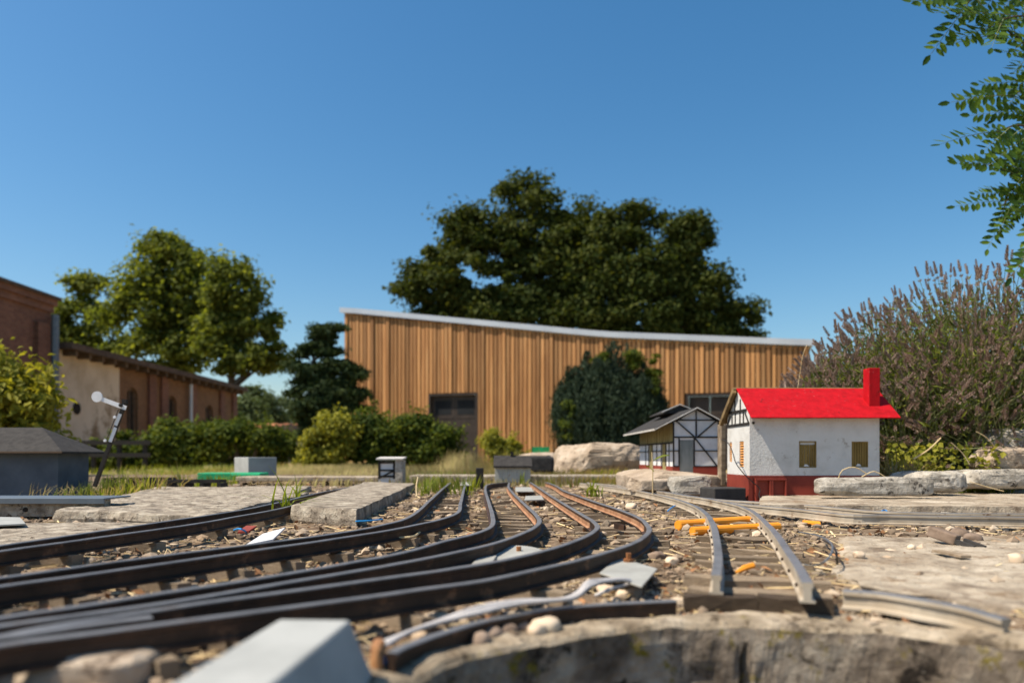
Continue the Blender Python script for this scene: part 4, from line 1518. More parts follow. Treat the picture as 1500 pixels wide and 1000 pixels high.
# red and blue scraps between the left tracks
mb = MB()
p = W(348, 781, -.004)
mb.prism([p, p + Vector((.02, -.006, .002)), p + Vector((.026, .01, .008)), p + Vector((.008, .016, .008))], (0, 0, .003))
tag(mb.build('brick_chip', M['red_base'], None), 'red brown chip between the two left tracks', 'scrap')
mb = MB()
mb.tube(spline([W(343, 776, .002), W(350, 774, .006), W(357, 776, .004), W(361, 779, -.002)], .003), .0015, 6)
tag(mb.build('blue_ring', M['blue_plastic'], None), 'bright blue bent plastic strip over the red brown chip', 'scrap')
for k, (pts, l) in enumerate([([(521, 763), (540, 762), (560, 760)], 'thin blue wire beside the brick paver'), ([(978, 748), (984, 743), (989, 740)], 'short blue wire tied to the grey spur rail'), ([(1289, 752), (1293, 747), (1298, 747), (1299, 751)], 'blue wire loop on the right hand grey track')]):
    mb = MB()
    mb.tube(spline([W(u, v, .008) for u, v in pts], .004), .0014, 5)
    tag(mb.build('blue_wire', M['blue_plastic'], None), l, 'wire')
# grey wire and dark wire right of the spur
for (pts, m, r, l) in [([(1170, 779, .004), (1195, 783, .014), (1215, 793, .020), (1219, 806, .018), (1208, 822, .010), (1190, 828, 0), (1176, 826, -.004)], 'steel_blue', .0010, 'loop of pale wire standing up right of the spur'),
                       ([(1205, 790, 0), (1220, 800, .01), (1226, 812, .008), (1226, 826, -.004)], 'black_wire', .0012, 'dark wire beside the loop of pale wire')]:
    mb = MB()
    mb.tube(spline([W(*q_) for q_ in pts], .004), r, 6)
    tag(mb.build('wire', M[m], None), l, 'wire')
t = thing('clamp', 'black forked clamp lying on the pale slab under the right hand track', 'clamp', W(1403, 800, -.004))
mb = MB()
mb.bar((0, 0, .008), (-.02, .03, .018), .016, .014)
mb.build('body', M['brown_stone'], t, bevel=.002)
for s in (-.006, .008):
    mb = MB()
    mb.bar((s, 0, .008), (s + .012, -.025, .001), .004, .006)
    mb.build('prong', M['tar'], t)
mb = MB()
pa, pb = W(1372, 806, .002), W(1415, 815, .002)
mb.bar(pa, pb, .012, .003)
tag(mb.build('wood_chip', M['sleeper'], None), 'flat wood chip on the pale slab below the clamp', 'scrap')
# metal channel at left
ca, cb_ = W(-140, 729, .030), W(154, 730, .030)
Yc = ca.y
t = thing('metal_channel', 'blue grey metal channel bar lying along the left edge', 'bar')
xr = XU(155, Yc)
mb = MB()
mb.box2((-2.1, Yc - .002, .0265), (xr, Yc + .10, .030))
mb.box2((-2.1, Yc - .006, .018), (xr, Yc - .0025, .030))
mb.build('flange', M['steel_blue'], t, bevel=.001)
mb = MB()
mb.box2((-2.1, Yc + .004, -.008), (xr - .006, Yc + .03, .0262))
mb.build('web', M['concrete'], t)
mb = MB()
p = (XU(36, Yc), Yc + .002, .006)
mb.tube([p, (p[0], p[1] + .01, p[2])], .005, 8)
mb.build('hole', M['dark_gap'], t)

# flat tan stone in the lower left corner
bigstone('flat_stone', 'blurred flat tan stone in the lower left corner', 'stone', -120, 195, 966, 1030, .40, .07, 61, M['pink_stone'], .14, .35, 4)

# ------------------------------------------------------------------ the red roofed model house
C0 = W(1098, 733, .004)
TH = R(0.5)
HL, HD = .326, .185
ZB = -.004
house = thing('model_house', 'white model house with bright red roof and red chimney', 'model house', (C0.x, C0.y, 0), TH)
ZE, ZR, YR = .219, .285, HD / 2
zbase = .067
wz = [(.124, .168, .0866, .153), (.256, .298, .0875, .152)]
mb = MB()
th = .006
xs = [0, wz[0][0], wz[0][1], wz[1][0], wz[1][1], HL]
mb.box2((0, 0, zbase), (xs[1], th, ZE + .004))
mb.box2((xs[2], 0, zbase), (xs[3], th, ZE + .004))
mb.box2((xs[4], 0, zbase), (HL, th, ZE + .004))
for (a, b, z0, z1) in wz:
    mb.box2((a, 0, zbase), (b, th, z0))
    mb.box2((a, 0, z1), (b, th, ZE + .004))
mb.build('front_wall', M['white_plaster'], house)
mb = MB()
mb.box2((0, HD - th, zbase), (HL, HD, ZE + .004))
mb.build('back_wall', M['white_plaster'], house)
slope = (ZR - ZE) / YR
gw = [(.046, .080, .0866, .154), (.145, .166, .10, .153)]
mb = MB()
yy = [th + .0002, gw[0][0], gw[0][1], gw[1][0], gw[1][1], HD - th - .0002]
mb.box2((0, yy[0], zbase), (th, yy[1], ZE))
mb.box2((0, yy[2], zbase), (th, yy[3], ZE))
mb.box2((0, yy[4], zbase), (th, yy[5], ZE))
for (a, b, z0, z1) in gw:
    mb.box2((0, a, zbase), (th, b, z0))
    mb.box2((0, a, z1), (th, b, ZE))
mb.prism([(0, yy[0], ZE), (0, yy[5], ZE), (0, yy[5], ZE + .006), (0, YR, ZR - .001), (0, yy[0], ZE + .006)], (th, 0, 0))
mb.build('gable_wall', M['white_plaster'], house)
mb = MB()
mb.prism([(HL - th, yy[0], zbase), (HL - th, yy[5], zbase), (HL - th, yy[5], ZE + .006), (HL - th, YR, ZR - .001), (HL - th, yy[0], ZE + .006)], (th, 0, 0))
mb.build('gable_wall', M['white_plaster'], house)
mb = MB()
mb.box2((-.0012, -.0012, ZB), (HL + .001, HD + .001, zbase - .0004))
mb.build('plinth', M['red_base'], house, bevel=.0008)


def roofslab(y0, z0, y1, z1, x0, x1, t):
    n = Vector((0, -(z1 - z0), (y1 - y0))).normalized()
    if n.z < 0:
        n = -n
    mb = MB()
    mb.prism([(x0, y0, z0), (x1, y0, z0), (x1, y1, z1), (x0, y1, z1)], n * t)
    return mb


OV = .026
rf = roofslab(-OV, ZE - OV * slope + .008, YR, ZR + .006, -.005, HL + .0395, .003).build('roof', M['red_roof'], house, bevel=.0006)
tag(rf, 'bright red front roof slope speckled with lichen')
rb_ = roofslab(HD + .03, ZE - .03 * slope + .008, YR + .001, ZR + .006, -.012, HL + .036, .006).build('roof', M['moss_roof'], house)
tag(rb_, 'brown mossy rear roof slope')
mb = MB()
mb.bar((-.010, HD + .026, ZE - .026 * slope + .004), (-.010, YR, ZR + .001), .010, .012, up=(0, slope, 1))
mb.build('bargeboard', M['moss_roof'], house)
zc = ZE - 0 + slope * .016
mb = MB()
mb.box2((.308, .016, ZE + slope * .016 - .006), (.336, .048, .338))
ch = mb.build('chimney', M['red_roof'], rf, bevel=.0012)
for (a, b, z0, z1), rec in zip(wz, (1, 0)):
    mb = MB()
    f = .0028
    mb.box2((a, .001, z0), (a + f, .0055, z1))
    mb.box2((b - f, .001, z0), (b, .0055, z1))
    mb.box2((a + f, .001, z1 - f), (b - f, .0055, z1))
    mb.box2((a + f, .001, z0), (b - f, .0055, z0 + f))
    w = mb.build('window', M['shutter'], house)
    nS = 6
    for k in range(nS):
        sw = (b - a - 2 * f) / nS
        m2 = MB()
        top = z1 - f - (.006 if rec else 0)
        m2.box2((a + f + k * sw + .0006, .003 + .0006 * (k % 2), z0 + f + .0003), (a + f + (k + 1) * sw - .0006, .0052, top))
        m2.build('slat', M['shutter'], w)
    m2 = MB()
    m2.box2((a + .001, .0057, z0 + .001), (b - .001, .0062, z1 - .001))
    m2.build('backing', M['dark_gap'] if not rec else M['white_panel'], w)
    m2 = MB()
    m2.prism([(a + .012, .0022, z0 + f), (a + .026, .0022, z0 + f), (a + .022, .0022, z0 + f + .005), (a + .016, .0022, z0 + f + .006)], (0, .0006, 0))
    m2.build('paper_scrap', M['white_panel'], w)
for (a, b, z0, z1) in gw:
    mb = MB()
    mb.box2((.0052, a + .0005, z0 + .0005), (.0056, b - .0005, z1 - .0005))
    w = mb.build('window', M['dark_gap'], house)
    nS = 10
    for k in range(nS):
        m2 = MB()
        zz = z0 + (z1 - z0) * (k + .5) / nS
        m2.box((.0022, (a + b) / 2, zz), (.0012, b - a - .001, (z1 - z0) / nS * .62), Matrix.Rotation(.5, 3, 'Y'))
        m2.build('slat', M['orange_slat'], w)


def gbeam(y0, z0, y1, z1, w=.0045, o=0):
    mb = MB()
    mb.bar((-.0010 - o, y0, z0), (-.0010 - o, y1, z1), w, .0022, up=(1, 0, 0))
    mb.build('timber', M['black_paint'], house)


gbeam(0.001, .197, HD, .197, .007)
gbeam(.022, .232, HD - .022, .232, .007, .0004)
for y in (.045, .073, .112, .140):
    gbeam(y, .2005, y, min(.2285, ZE + slope * min(y, HD - y) - .004), .004, .0002)
for y in (.070, .115):
    gbeam(y, .2355, y, ZE + slope * min(y, HD - y) - .006, .004, .0002)
gbeam(.006, .2005, .030, .224, .004, .0006)
gbeam(HD - .006, .2005, HD - .030, .224, .004, .0006)
for (x, z) in ((.0085, .1985), (.334, .198)):
    mb = MB()
    mb.tube([(x, -.0005, z), (x, -.004, z)], .0034, 8)
    mb.build('beam_end', M['black_paint'], house)
# red porch box against the plinth
mb = MB()
mb.box2((.012, -.010, -.004), (.090, -.0016, .006))
mb.box2((.012, -.010, .055), (.090, -.0016, .0595))
for x in (.012, .047, .052, .086):
    mb.box2((x, -.0098, .006), (x + .0045, -.0016, .055))
tag(mb.build('porch_frame', M['red_base'], house, bevel=.0006), 'red framed box against the front left of the plinth')
mb = MB()
mb.box2((-.0035, -.0035, ZB), (.006, -.0014, zbase - .001))
mb.build('corner_post', M['red_base'], house)
# black wire hanging down the gable
mb = MB()
wp = [Q(1057, 643, C0.y + .10), Q(1066, 648, C0.y + .07), Q(1073, 662, C0.y + .0), Q(1078, 678, C0.y - .03), Q(1090, 694, C0.y - .035), Q(1103, 706, C0.y - .035), Q(1113, 716, C0.y - .03), Q(1112, 726, C0.y - .05), Q(1122, 740, C0.y - .09)]
mb.tube(spline(wp, .006), .0012, 6)
tag(mb.build('wire', M['black_wire'], None), 'loose black wire hanging in front of the white house gable', 'wire')
# tar block left of it
mb = MB()
p = W(1066, 735, .002)
mb.box((0, 0, .018), (.088, .075, .037))
o = mb.build('tar_block', M['tar'], None, bevel=.003)
o.location = (p.x, p.y + .045, 0)
o.rotation_euler = (0, 0, R(14))
tag(o, 'black tarred block against the foot of the white house', 'block')

# ------------------------------------------------------------------ half timbered station
SY = 2.3
st = thing('model_station', 'half timbered model goods shed with black beams and a planked long side', 'model house', (XU(986, SY), SY, .050), R(0))
SW, SL = XU(1053, SY) - XU(986, SY), .60
zb0 = .050
zt_e = ZV(619, SY) - zb0
zpk = ZV(600, SY) - zb0
zpl = ZV(683, SY) - zb0
mb = MB()
dz0, dz1 = (.020, .063)     # door span across the gable
zdo = ZV(644, SY) - zb0
mb.prism([(0, 0, zpl), (dz0, 0, zpl), (dz0, 0, zdo), (dz1, 0, zdo), (dz1, 0, zpl), (SW, 0, zpl), (SW, 0, zt_e), (SW / 2, 0, zpk), (0, 0, zt_e)], (0, .005, 0))
mb.build('gable_wall', M['white_panel'], st)
mb = MB()
mb.prism([(0, SL, 0), (SW, SL, 0), (SW, SL, zt_e), (SW / 2, SL, zpk), (0, SL, zt_e)], (0, -.005, 0))
mb.box2((SW - .005, .006, zpl), (SW, SL - .006, zt_e))
mb.build('back_wall', M['white_panel'], st)
zmid = ZV(648, SY) - zb0
mb = MB()
side_w = [(.10, .17), (.33, .40)]
cur = .0055
for a, b in side_w + [(SL - .006, SL)]:
    mb.box2((0, cur, zpl), (.005, a, zmid))
    cur = b
mb.build('side_wall', M['white_panel'], st)
for k in range(26):
    mb = MB()
    y0 = .0055 + (SL - .012) * k / 26
    mb.box2((-.0015 * (k % 2), y0 + .0008, zmid + .001), (.004, y0 + (SL - .012) / 26 - .0008, zt_e))
    mb.build('plank', M['olive_plank'], st)
for a, b in side_w:
    mb = MB()
    mb.box2((.001, a + .001, .004), (.004, b - .001, zmid - .002))
    mb.build('door', M['olive_plank'], st)
for (a_, b_) in (((-.002, -.002, -.012), (dz0, .004, zpl - .0005)), ((dz1, -.002, -.012), (SW + .002, .004, zpl - .0005)),
               ((-.002, .0045, -.012), (.004, side_w[0][0], zpl - .0005)), ((-.002, side_w[0][1], -.012), (.004, side_w[1][0], zpl - .0005)),
               ((-.002, side_w[1][1], -.012), (.004, SL, zpl - .0005))):
    MB().box2(a_, b_).build('plinth', M['red_base'], st)
mb = MB()
mb.box2((dz0 + .001, .001, -.012), (dz1 - .001, .004, zdo - .001))
mb.build('door', M['grey_door'], st)


def sbeam(x0, z0, x1, z1, w=.004, o=0.0):
    mb = MB()
    mb.bar((x0, -.001 - o, z0), (x1, -.001 - o, z1), w, .0024, up=(0, 1, 0))
    mb.build('timber', M['black_paint'], st)


zc_ = ZV(640, SY) - zb0
zh = ZV(615, SY) - zb0
mx_ = SW / 2
sbeam(.001, zpl, .001, zt_e, .0045)
sbeam(SW - .002, zpl, SW - .002, zt_e, .0045)
sbeam(.0035, zh, SW - .0045, zh, .004, .0003)
sbeam(.0035, zc_, SW - .0045, zc_, .0045, .0003)
sbeam(mx_, zh + .003, mx_, zpk - .004, .0035, .0006)
sbeam(mx_, zc_ + .003, mx_, zh - .003, .0045, .0006)
sbeam(mx_ - .004, zc_, .006, zh, .004, .0009)
sbeam(mx_ + .004, zc_, SW - .006, zh, .004, .0009)
for x in (.024, SW - .024):
    sbeam(x, zh + .002, x, zt_e + (zpk - zt_e) * x / mx_ if x < mx_ else zt_e + (zpk - zt_e) * (SW - x) / mx_ - .002, .0035, .0006)
sbeam(dz1 + .002, zpl, dz1 + .002, zc_ - .003, .004, .0006)
sbeam(dz0 - .002, zpl, dz0 - .002, zc_ - .003, .004, .0006)
zq = ZV(660, SY) - zb0
sbeam(dz1 + .004, zq, SW - .005, zq, .003, .0006)
sbeam(dz1 + .004, zc_ - .003, SW - .006, zpl + .002, .0038, .0012)
sbeam(.004, zq, dz0 - .004, zq, .003, .0006)
sbeam(.004, zpl + .001, dz0 - .004, zpl + .001, .003, .0006)
sbeam(dz1 + .004, zpl + .001, SW - .005, zpl + .001, .003, .0006)
for (y0, z0, y1, z1, w) in [(.002, zmid, SL, zmid, .005), (.0, zq, .098, zq, .003), (.172, zq, .328, zq, .003), (.402, zq, SL, zq, .003), (.05, zpl, .05, zmid, .003), (.25, zpl, .25, zmid, .003), (.46, zpl, .46, zmid, .003),
                            (.10, zpl, .10, zmid, .004), (.17, zpl, .17, zmid, .004), (.33, zpl, .33, zmid, .004), (.40, zpl, .40, zmid, .004)]:
    mb = MB()
    mb.bar((-.0026, y0, z0), (-.0026, y1, z1), w, .0022, up=(1, 0, 0))
    mb.build('timber', M['black_paint'], st)
sl = (zpk - zt_e) / mx_
OVS = .060
for sgn in (-1, 1):
    xe = -OVS if sgn < 0 else SW + .02
    ze_ = zt_e - (OVS if sgn < 0 else .02) * sl * .75
    mb = MB()
    nx = Vector((-sl * (1 if sgn < 0 else -1), 0, 1)).normalized()
    mb.prism([(xe, -.018, ze_ + .003), (mx_, -.018, zpk + .004), (mx_, SL + .02, zpk + .004), (xe, SL + .02, ze_ + .003)], nx * .004)
    rr_ = mb.build('roof', M['roof_felt'], st)
    mb = MB()
    mb.bar((xe - .0005 * sgn, -.0195, ze_ + .0045), (mx_, -.0195, zpk + .0055), .005, .003, up=(0, 0, 1))
    mb.build('bargeboard', M['edge_trim'], rr_)
    mb = MB()
    mb.bar((xe, -.018, ze_ + .0045), (xe, SL + .02, ze_ + .0045), .003, .006)
    mb.build('eaves_board', M['edge_trim'], rr_)
mb = MB()
for sgn in (-1, 1):
    mb.prism([(mx_ - .055, .22, zpk + .006), (mx_, .22, zpk + .030), (mx_ + .055, .22, zpk + .006), (mx_ + .055, .22, zpk + .002), (mx_ - .055, .22, zpk + .002)], (0, .26, 0))
    break
mb.build('roof_lantern', M['roof_felt'], st)
mb = MB()
mb.bar((mx_ - .062, .217, zpk + .006), (mx_, .217, zpk + .033), .004, .003)
mb.bar((mx_ + .062, .217, zpk + .006), (mx_ + .001, .217, zpk + .032), .004, .003)
mb.build('lantern_board', M['edge_trim'], st)
mb = MB()
pc = Q(1058, 660, 2.15)
mb.box2((pc.x - .006, 2.14, .03), (pc.x + .008, 2.18, ZV(621, 2.15)))
tag(mb.build('wooden_post', M['sleeper'], None, bevel=.002), 'tan post in the gap between station and white house', 'post')

# ------------------------------------------------------------------ blue grey model shed at left
SHY = 2.2
sh = thing('model_shed', 'blue grey model shed with dark felt hip roof at the left edge', 'model house', (0, SHY, 0))
xr = XU(85, SHY)
xl = -2.35
zw = ZV(661, SHY)
mb = MB()
mb.box2((xl, 0, -.012), (xr, .16, zw))
mb.build('wall', M['blue_grey'], sh)
ze_, zr_ = ZV(661, SHY - .03), ZV(626, SHY + .08)
xe = XU(93, SHY - .03)
xrd = XU(62, SHY + .08)
e = [(xl - .03, -.035, ze_), (xe, -.035, ze_), (xe, .195, ze_), (xl - .03, .195, ze_)]
rg = [(xl + .2, .08, zr_), (xrd, .08, zr_)]
mb = MB()
lo = [(p[0], p[1], p[2] - .006) for p in e]
mb.add(e + rg + lo, [(0, 1, 5, 4), (1, 2, 5), (2, 3, 4, 5), (3, 0, 4), (6, 7, 1, 0), (7, 8, 2, 1), (8, 9, 3, 2), (9, 6, 0, 3), (9, 8, 7, 6)])
rr_ = mb.build('roof', M['roof_felt'], sh)
mb = MB()
mb.bar((xl, -.037, ze_ - .002), (xe, -.037, ze_ - .002), .003, .005)
mb.build('eaves_board', M['old_timber'], rr_)

# ------------------------------------------------------------------ semaphore signal, leaning
def sig(u, v):
    return Q(u, v, 2.02)


base, topp = sig(139, 708), sig(184, 589)
sg = thing('semaphore_signal', 'leaning black model semaphore signal with a white disc ended arm', 'signal', base)
S = lambda u, v, dy=0: sig(u, v) - base + Vector((0, dy, 0))
ax = (topp - base).normalized()
mb = MB()
mb.bar(S(139, 712), S(184, 588), .009, .009, up=(0, 1, 0))
mb.build('mast', M['black_paint'], sg)
for (a, b) in (((171, 623), (178, 606)), ((163, 647), (171, 626))):
    mb = MB()
    mb.bar(S(*a, -.006), S(*b, -.006), .0085, .002, up=(0, 1, 0))
    mb.build('white_band', M['white_paint'], sg)
mb = MB()
mb.bar(S(150, 584, -.011), S(188, 598, -.011), .0115, .0025, up=(0, 1, 0))
arm = mb.build('arm', M['white_paint'], sg)
mb = MB()
c = S(146, 581.5, -.0135)
mb.tube([c, c + Vector((0, .0035, 0))], .0145, 24)
mb.build('disc', M['white_paint'], arm)
mb = MB()
c = S(181, 594, -.016)
mb.tube([c, c + Vector((0, .02, 0))], .005, 10)
mb.build('pivot', M['black_paint'], arm)
mb = MB()
mb.box(S(183, 588), (.012, .01, .012))
mb.build('finial', M['black_paint'], sg)
mb = MB()
mb.tube([S(176, 600, -.008), S(158, 646, -.008)], .0012, 5)
mb.build('pull_rod', M['black_wire'], sg)
for (u, v) in ((157, 645), (171, 611)):
    mb = MB()
    mb.tube([S(u, v, -.008), S(u, v, -.012)], .004, 8)
    mb.build('lamp', M['white_paint'], sg)

# ------------------------------------------------------------------ trestles, green plank, pale block, tiny huts
for (u0, u1, v, Yt, npst, l) in [(150, 248, 699.5, 2.55, 4, 'thin dark trestle bridge behind the big left slab, farther one'), (214, 322, 702.5, 2.45, 5, 'thin dark trestle bridge behind the big left slab, nearer one')]:
    t = thing('trestle_bridge', l, 'bridge', (XU(u0, Yt), Yt, 0))
    zt = ZV(v, Yt)
    for dy in (0, .05):
        mb = MB()
        mb.box2((0, dy, zt - .010), (XU(u1, Yt) - XU(u0, Yt), dy + .008, zt))
        mb.build('beam', M['black_paint'], t)
    for k in range(npst):
        x = (XU(u1, Yt) - XU(u0, Yt)) * (k + .12) / (npst - .7)
        mb = MB()
        mb.box2((x, -.001, -.03), (x + .014, .059, zt - .0105))
        mb.build('post', M['black_paint'], t)
mb = MB()
GY = 3.3
mb.box2((XU(289, GY), GY, ZV(703, GY)), (XU(381, GY), GY + .12, ZV(692.5, GY)))
mb.box2((XU(340, GY), GY - .02, ZV(698, GY)), (XU(383, GY), GY - .002, ZV(694, GY)))
tag(mb.build('green_plank', M['green_paint'], None, bevel=.003), 'bright green painted plank lying before the pale cube block', 'plank')
mb = MB()
mb.box2((XU(345, 3.1), 3.1, ZV(705, 3.1)), (XU(560, 3.1), 3.25, ZV(698, 3.1)))
tag(mb.build('low_kerb', M['pale_concrete'], None, bevel=.004), 'low tan kerb right of the green plank', 'kerb')
mb = MB()
BY = 3.6
mb.box((0, 0, 0), (.150, .150, .115))
o = mb.build('pale_block', M['grey_block'], None, bevel=.003)
pc = Q(364, 669.5, BY)
o.location = (pc.x, BY + .10, pc.z - .0575)
o.rotation_euler = (0, 0, R(-44))
tag(o, 'pale square cement block standing behind the green plank', 'block')


def hut(name, label, u0, u1, v0, v1, Y, dep, roofm, kind):
    w = XU(u1, Y) - XU(u0, Y)
    z0, z1 = ZV(v1, Y), ZV(v0, Y)
    t = thing(name, label, 'model house', (XU(u0, Y), Y, z0))
    h = z1 - z0
    if kind == 'timber':
        wf = w * .68
        mb = MB()
        mb.box2((0, 0, -.03), (wf, .004, h * .86))
        mb.build('front_wall', M['white_panel'], t)
        mb = MB()
        mb.box2((wf + .002, -.012, -.03), (w, dep, h * .92))
        mb.build('side_post', M['rough_stone'], t)
        for (a, b, c_, d, ww) in ((.002, 0, .002, h * .86, .009), (wf - .003, 0, wf - .003, h * .86, .009), (.007, h * .42, wf - .008, h * .42, .007), (.007, .01, wf - .008, .01, .008), (.007, h * .8, wf - .008, h * .8, .008)):
            mb = MB()
            mb.bar((a, -.002, b), (c_, -.002, d), ww, .004, up=(0, 1, 0))
            mb.build('timber', M['black_paint'], t)
        mb = MB()
        mb.bar((.008, -.0045, h * .08), (wf - .008, -.0045, h * .38), .006, .003, up=(0, 1, 0))
        mb.build('timber', M['black_paint'], t)
        mb = MB()
        mb.prism([(-.008, -.02, h * .93), (w + .004, -.02, h * .93), (w + .004, dep, h), (-.008, dep, h)], (0, 0, .006))
        mb.build('roof', M['edge_trim'], t)
    else:
        mb = MB()
        mb.prism([(0, 0, -.02), (0, dep, -.02), (0, dep, h * .52), (0, dep / 2, h * .95), (0, 0, h * .52)], (w, 0, 0))
        mb.build('wall', M['white_panel'], t)
        mb = MB()
        mb.prism([(-.006, -.018, h * .47), (-.006, dep / 2, h), (-.006, dep / 2, h + .006), (-.006, -.018, h * .47 + .008)], (w + .012, 0, 0))
        mb.prism([(-.006, dep + .018, h * .47), (-.006, dep / 2 + .001, h), (-.006, dep / 2 + .001, h + .006), (-.006, dep + .018, h * .47 + .008)], (w + .012, 0, 0))
        rr = mb.build('roof', roofm, t)
        mb = MB()
        mb.box2((w * .44, dep * .4, h * .9), (w * .52, dep * .6, h * 1.25))
        mb.build('chimney', M['black_paint'], rr)
        for k in range(8):
            mb = MB()
            mb.box2((w * k / 8 + .001, -.002 - .001 * (k % 2), -.02), (w * (k + 1) / 8 - .001, -.0002, h * .50))
            mb.build('plank', M['plate'], t)
    return t


hut('signal_hut', 'tiny half timbered hut with a slanting roof left of centre', 555, 590, 671, 701, 3.0, .08, M['edge_trim'], 'timber')
hut('tiny_house', 'tiny grey house with a black gabled roof near the ends of the tracks', 725, 777, 669, 699, 3.1, .12, M['roof_felt'], 'gable')
mb = MB()
mb.box2((XU(697, 2.75), 2.75, -.01), (XU(708, 2.75), 2.78, ZV(685, 2.75)))
tag(mb.build('black_post', M['black_paint'], None, bevel=.003), 'short black post left of the tiny grey house', 'post')
mb = MB()
mb.box2((XU(600, 3.3), 3.3, -.02), (XU(940, 3.3), 3.5, ZV(696, 3.3)))
tag(mb.build('stone_kerb', M['concrete'], None, bevel=.005), 'long low stone kerb behind the far ends of the tracks', 'kerb')
mb = MB()
mb.box2((XU(400, 3.5), 3.5, -.02), (XU(612, 3.5), 3.7, ZV(697, 3.5)))
tag(mb.build('stone_kerb', M['dark_wood'], None, bevel=.005), 'dark low timber edging behind the signal hut', 'kerb')
t = thing('green_bench', 'small green bench in front of the barn wall', 'bench', (XU(793, 13.5), 13.5, -.17))
mb = MB()
mb.box2((-.16, 0, .28), (.16, .25, .31))
mb.build('seat', M['green_paint'], t)
mb = MB()
mb.box2((-.16, .26, .33), (.16, .28, .46))
mb.build('backrest', M['green_paint'], t)
for x in (-.15, .12):
    mb = MB()
    mb.box2((x, 0, 0), (x + .03, .25, .278))
    mb.build('leg', M['green_paint'], t)
t = thing('rail_fence', 'low dark fence rails under the stained workshop wall', 'fence', (XU(95, 12), 12, -.17))
for k in range(4):
    mb = MB()
    mb.box2((k * .42, 0, 0), (k * .42 + .06, .06, .55))
    mb.build('post', M['black_paint'], t)
for z in (.32, .52):
    mb = MB()
    mb.box2((-.1, -.03, z - .05), (1.4, -.002, z + .02))
    mb.build('rail', M['black_paint'], t)

# ------------------------------------------------------------------ lavender, robinia, undergrowth at right
r = np.random.default_rng(15)
lav = thing('lavender_bush', 'big lavender bush full of faded brownish purple flower spikes behind the house', 'lavender', (1.35, 2.55, 0))


def spike_mesh(k, dark=0):
    r = np.random.default_rng(300 + k)
    V, Fc = [], []
    nw = r.integers(6, 9)
    for w in range(nw):
        z = w / nw * .048 + (.0 if w else -.012)
        rad = .0056 * (1 - .55 * w / nw) * r.uniform(.85, 1.2)
        for q in range(6):
            a = q * 2 * np.pi / 6 + w * .6 + r.uniform(-.2, .2)
            c = np.array([math.cos(a) * rad * .55, math.sin(a) * rad * .55, z])
            tipv = c + np.array([math.cos(a) * rad * .9, math.sin(a) * rad * .9, .0075])
            sd = np.array([-math.sin(a), math.cos(a), 0]) * .0026
            n0 = len(V)
            V += [c - [0, 0, .002], c + sd + [0, 0, .003], tipv, c - sd + [0, 0, .003]]
            Fc += [(n0, n0 + 1, n0 + 2), (n0, n0 + 2, n0 + 3)]
    V.append(np.array([0, 0, .052]))
    return np.array(V[:-1]), np.array(Fc)


SPK = [spike_mesh(k) for k in range(8)]
SPM = []
for k, (V, Fc) in enumerate(SPK):
    o = npmesh('flower_spike', V, Fc, M['spike'], lav)
    SPM.append(o.data)
    bpy.data.objects.remove(o)
cents = [(1.02, 2.42), (1.25, 2.55), (1.5, 2.45), (1.45, 2.75), (1.72, 2.6), (1.15, 2.75), (1.9, 2.5), (1.22, 2.3), (1.42, 2.28), (1.62, 2.34)]
heads = []
stemmb_V, stemmb_F = [], []
n_st = 4300
for k in range(n_st):
    ci = r.integers(len(cents))
    bx, by = cents[ci]
    b = np.array([bx + r.normal() * .05, by + r.normal() * .05, .04])
    az = r.uniform(0, 2 * np.pi)
    lean = abs(r.normal(.50, .30))
    # the left side of the bush leans far out, the top rises to the right
    d = np.array([math.cos(az) * math.sin(lean), math.sin(az) * math.sin(lean) * .8, math.cos(lean)])
    d += np.array([-.20 - .06 * (bx < 1.2), -.10, 0])
    d += r.normal(size=3) * .06
    d /= np.linalg.norm(d)
    L0 = (.40 + .30 * np.clip((bx - 1.05) / .55, 0, 1)) * (r.uniform(.40, 1.08) if by > 2.36 else r.uniform(.18, .75))
    m1 = b + d * L0 * .5 + np.array([0, 0, .03])
    e_ = b + d * L0 + np.array([d[0] * .03, d[1] * .03, -.02 * lean])
    td = (e_ - m1) / np.linalg.norm(e_ - m1)
    ue, ve = 750 + F * e_[0] / e_[1], VH - F * (e_[2] + td[2] * .045 - ZC) / e_[1]
    if ue < 1125 or ve < np.interp(ue, [1100, 1150, 1250, 1345, 1450, 1600], [640, 562, 445, 388, 345, 300]) - 6:
        continue
    heads.append((e_, td))
    n0 = len(stemmb_V)
    ss = np.cross(td, [0, 1, 0])
    ss /= np.linalg.norm(ss)
    uu = np.cross(ss, td)
    for p, w in ((b, .0014), (m1, .0012), (e_, .0009)):
        for q in range(3):
            stemmb_V.append(p + (ss * math.cos(q * 2.094) + uu * math.sin(q * 2.094)) * w)
    for s in range(2):
        for q in range(3):
            q2 = (q + 1) % 3
            stemmb_F.append((n0 + s * 3 + q, n0 + s * 3 + q2, n0 + s * 3 + 3 + q2, n0 + s * 3 + 3 + q))
lo = np.array(lav.location)
tag(npmesh('stem', np.array(stemmb_V) - lo, np.array(stemmb_F), M['stem'], lav), kind='stuff')
scr = [(abs((h[0][0] / h[0][1]) * F + 750 - 1330) + h[0][1] * 60) for h in heads]
order = np.argsort([h[0][1] - .35 * (h[0][2]) for h in heads])
Vs, Fs, off = [], [], 0
for j, i in enumerate(order):
    p, d = heads[i]
    q = Vector(d).to_track_quat('Z', 'Y')
    s = r.uniform(.6, 1.1)
    if j < 290:
        o = bpy.data.objects.new('flower_spike', SPM[j % 8])
        o.location = Vector(p) - Vector(lo)
        o.rotation_euler = q.to_euler()
        o.scale = (s, s, s)
        link(o, lav)
    else:
        V, Fc = SPK[j % 8]
        Rm = np.array(q.to_matrix())
        Vs.append((V * s) @ Rm.T + p - lo)
        Fs.append(Fc + off)
        off += len(V)
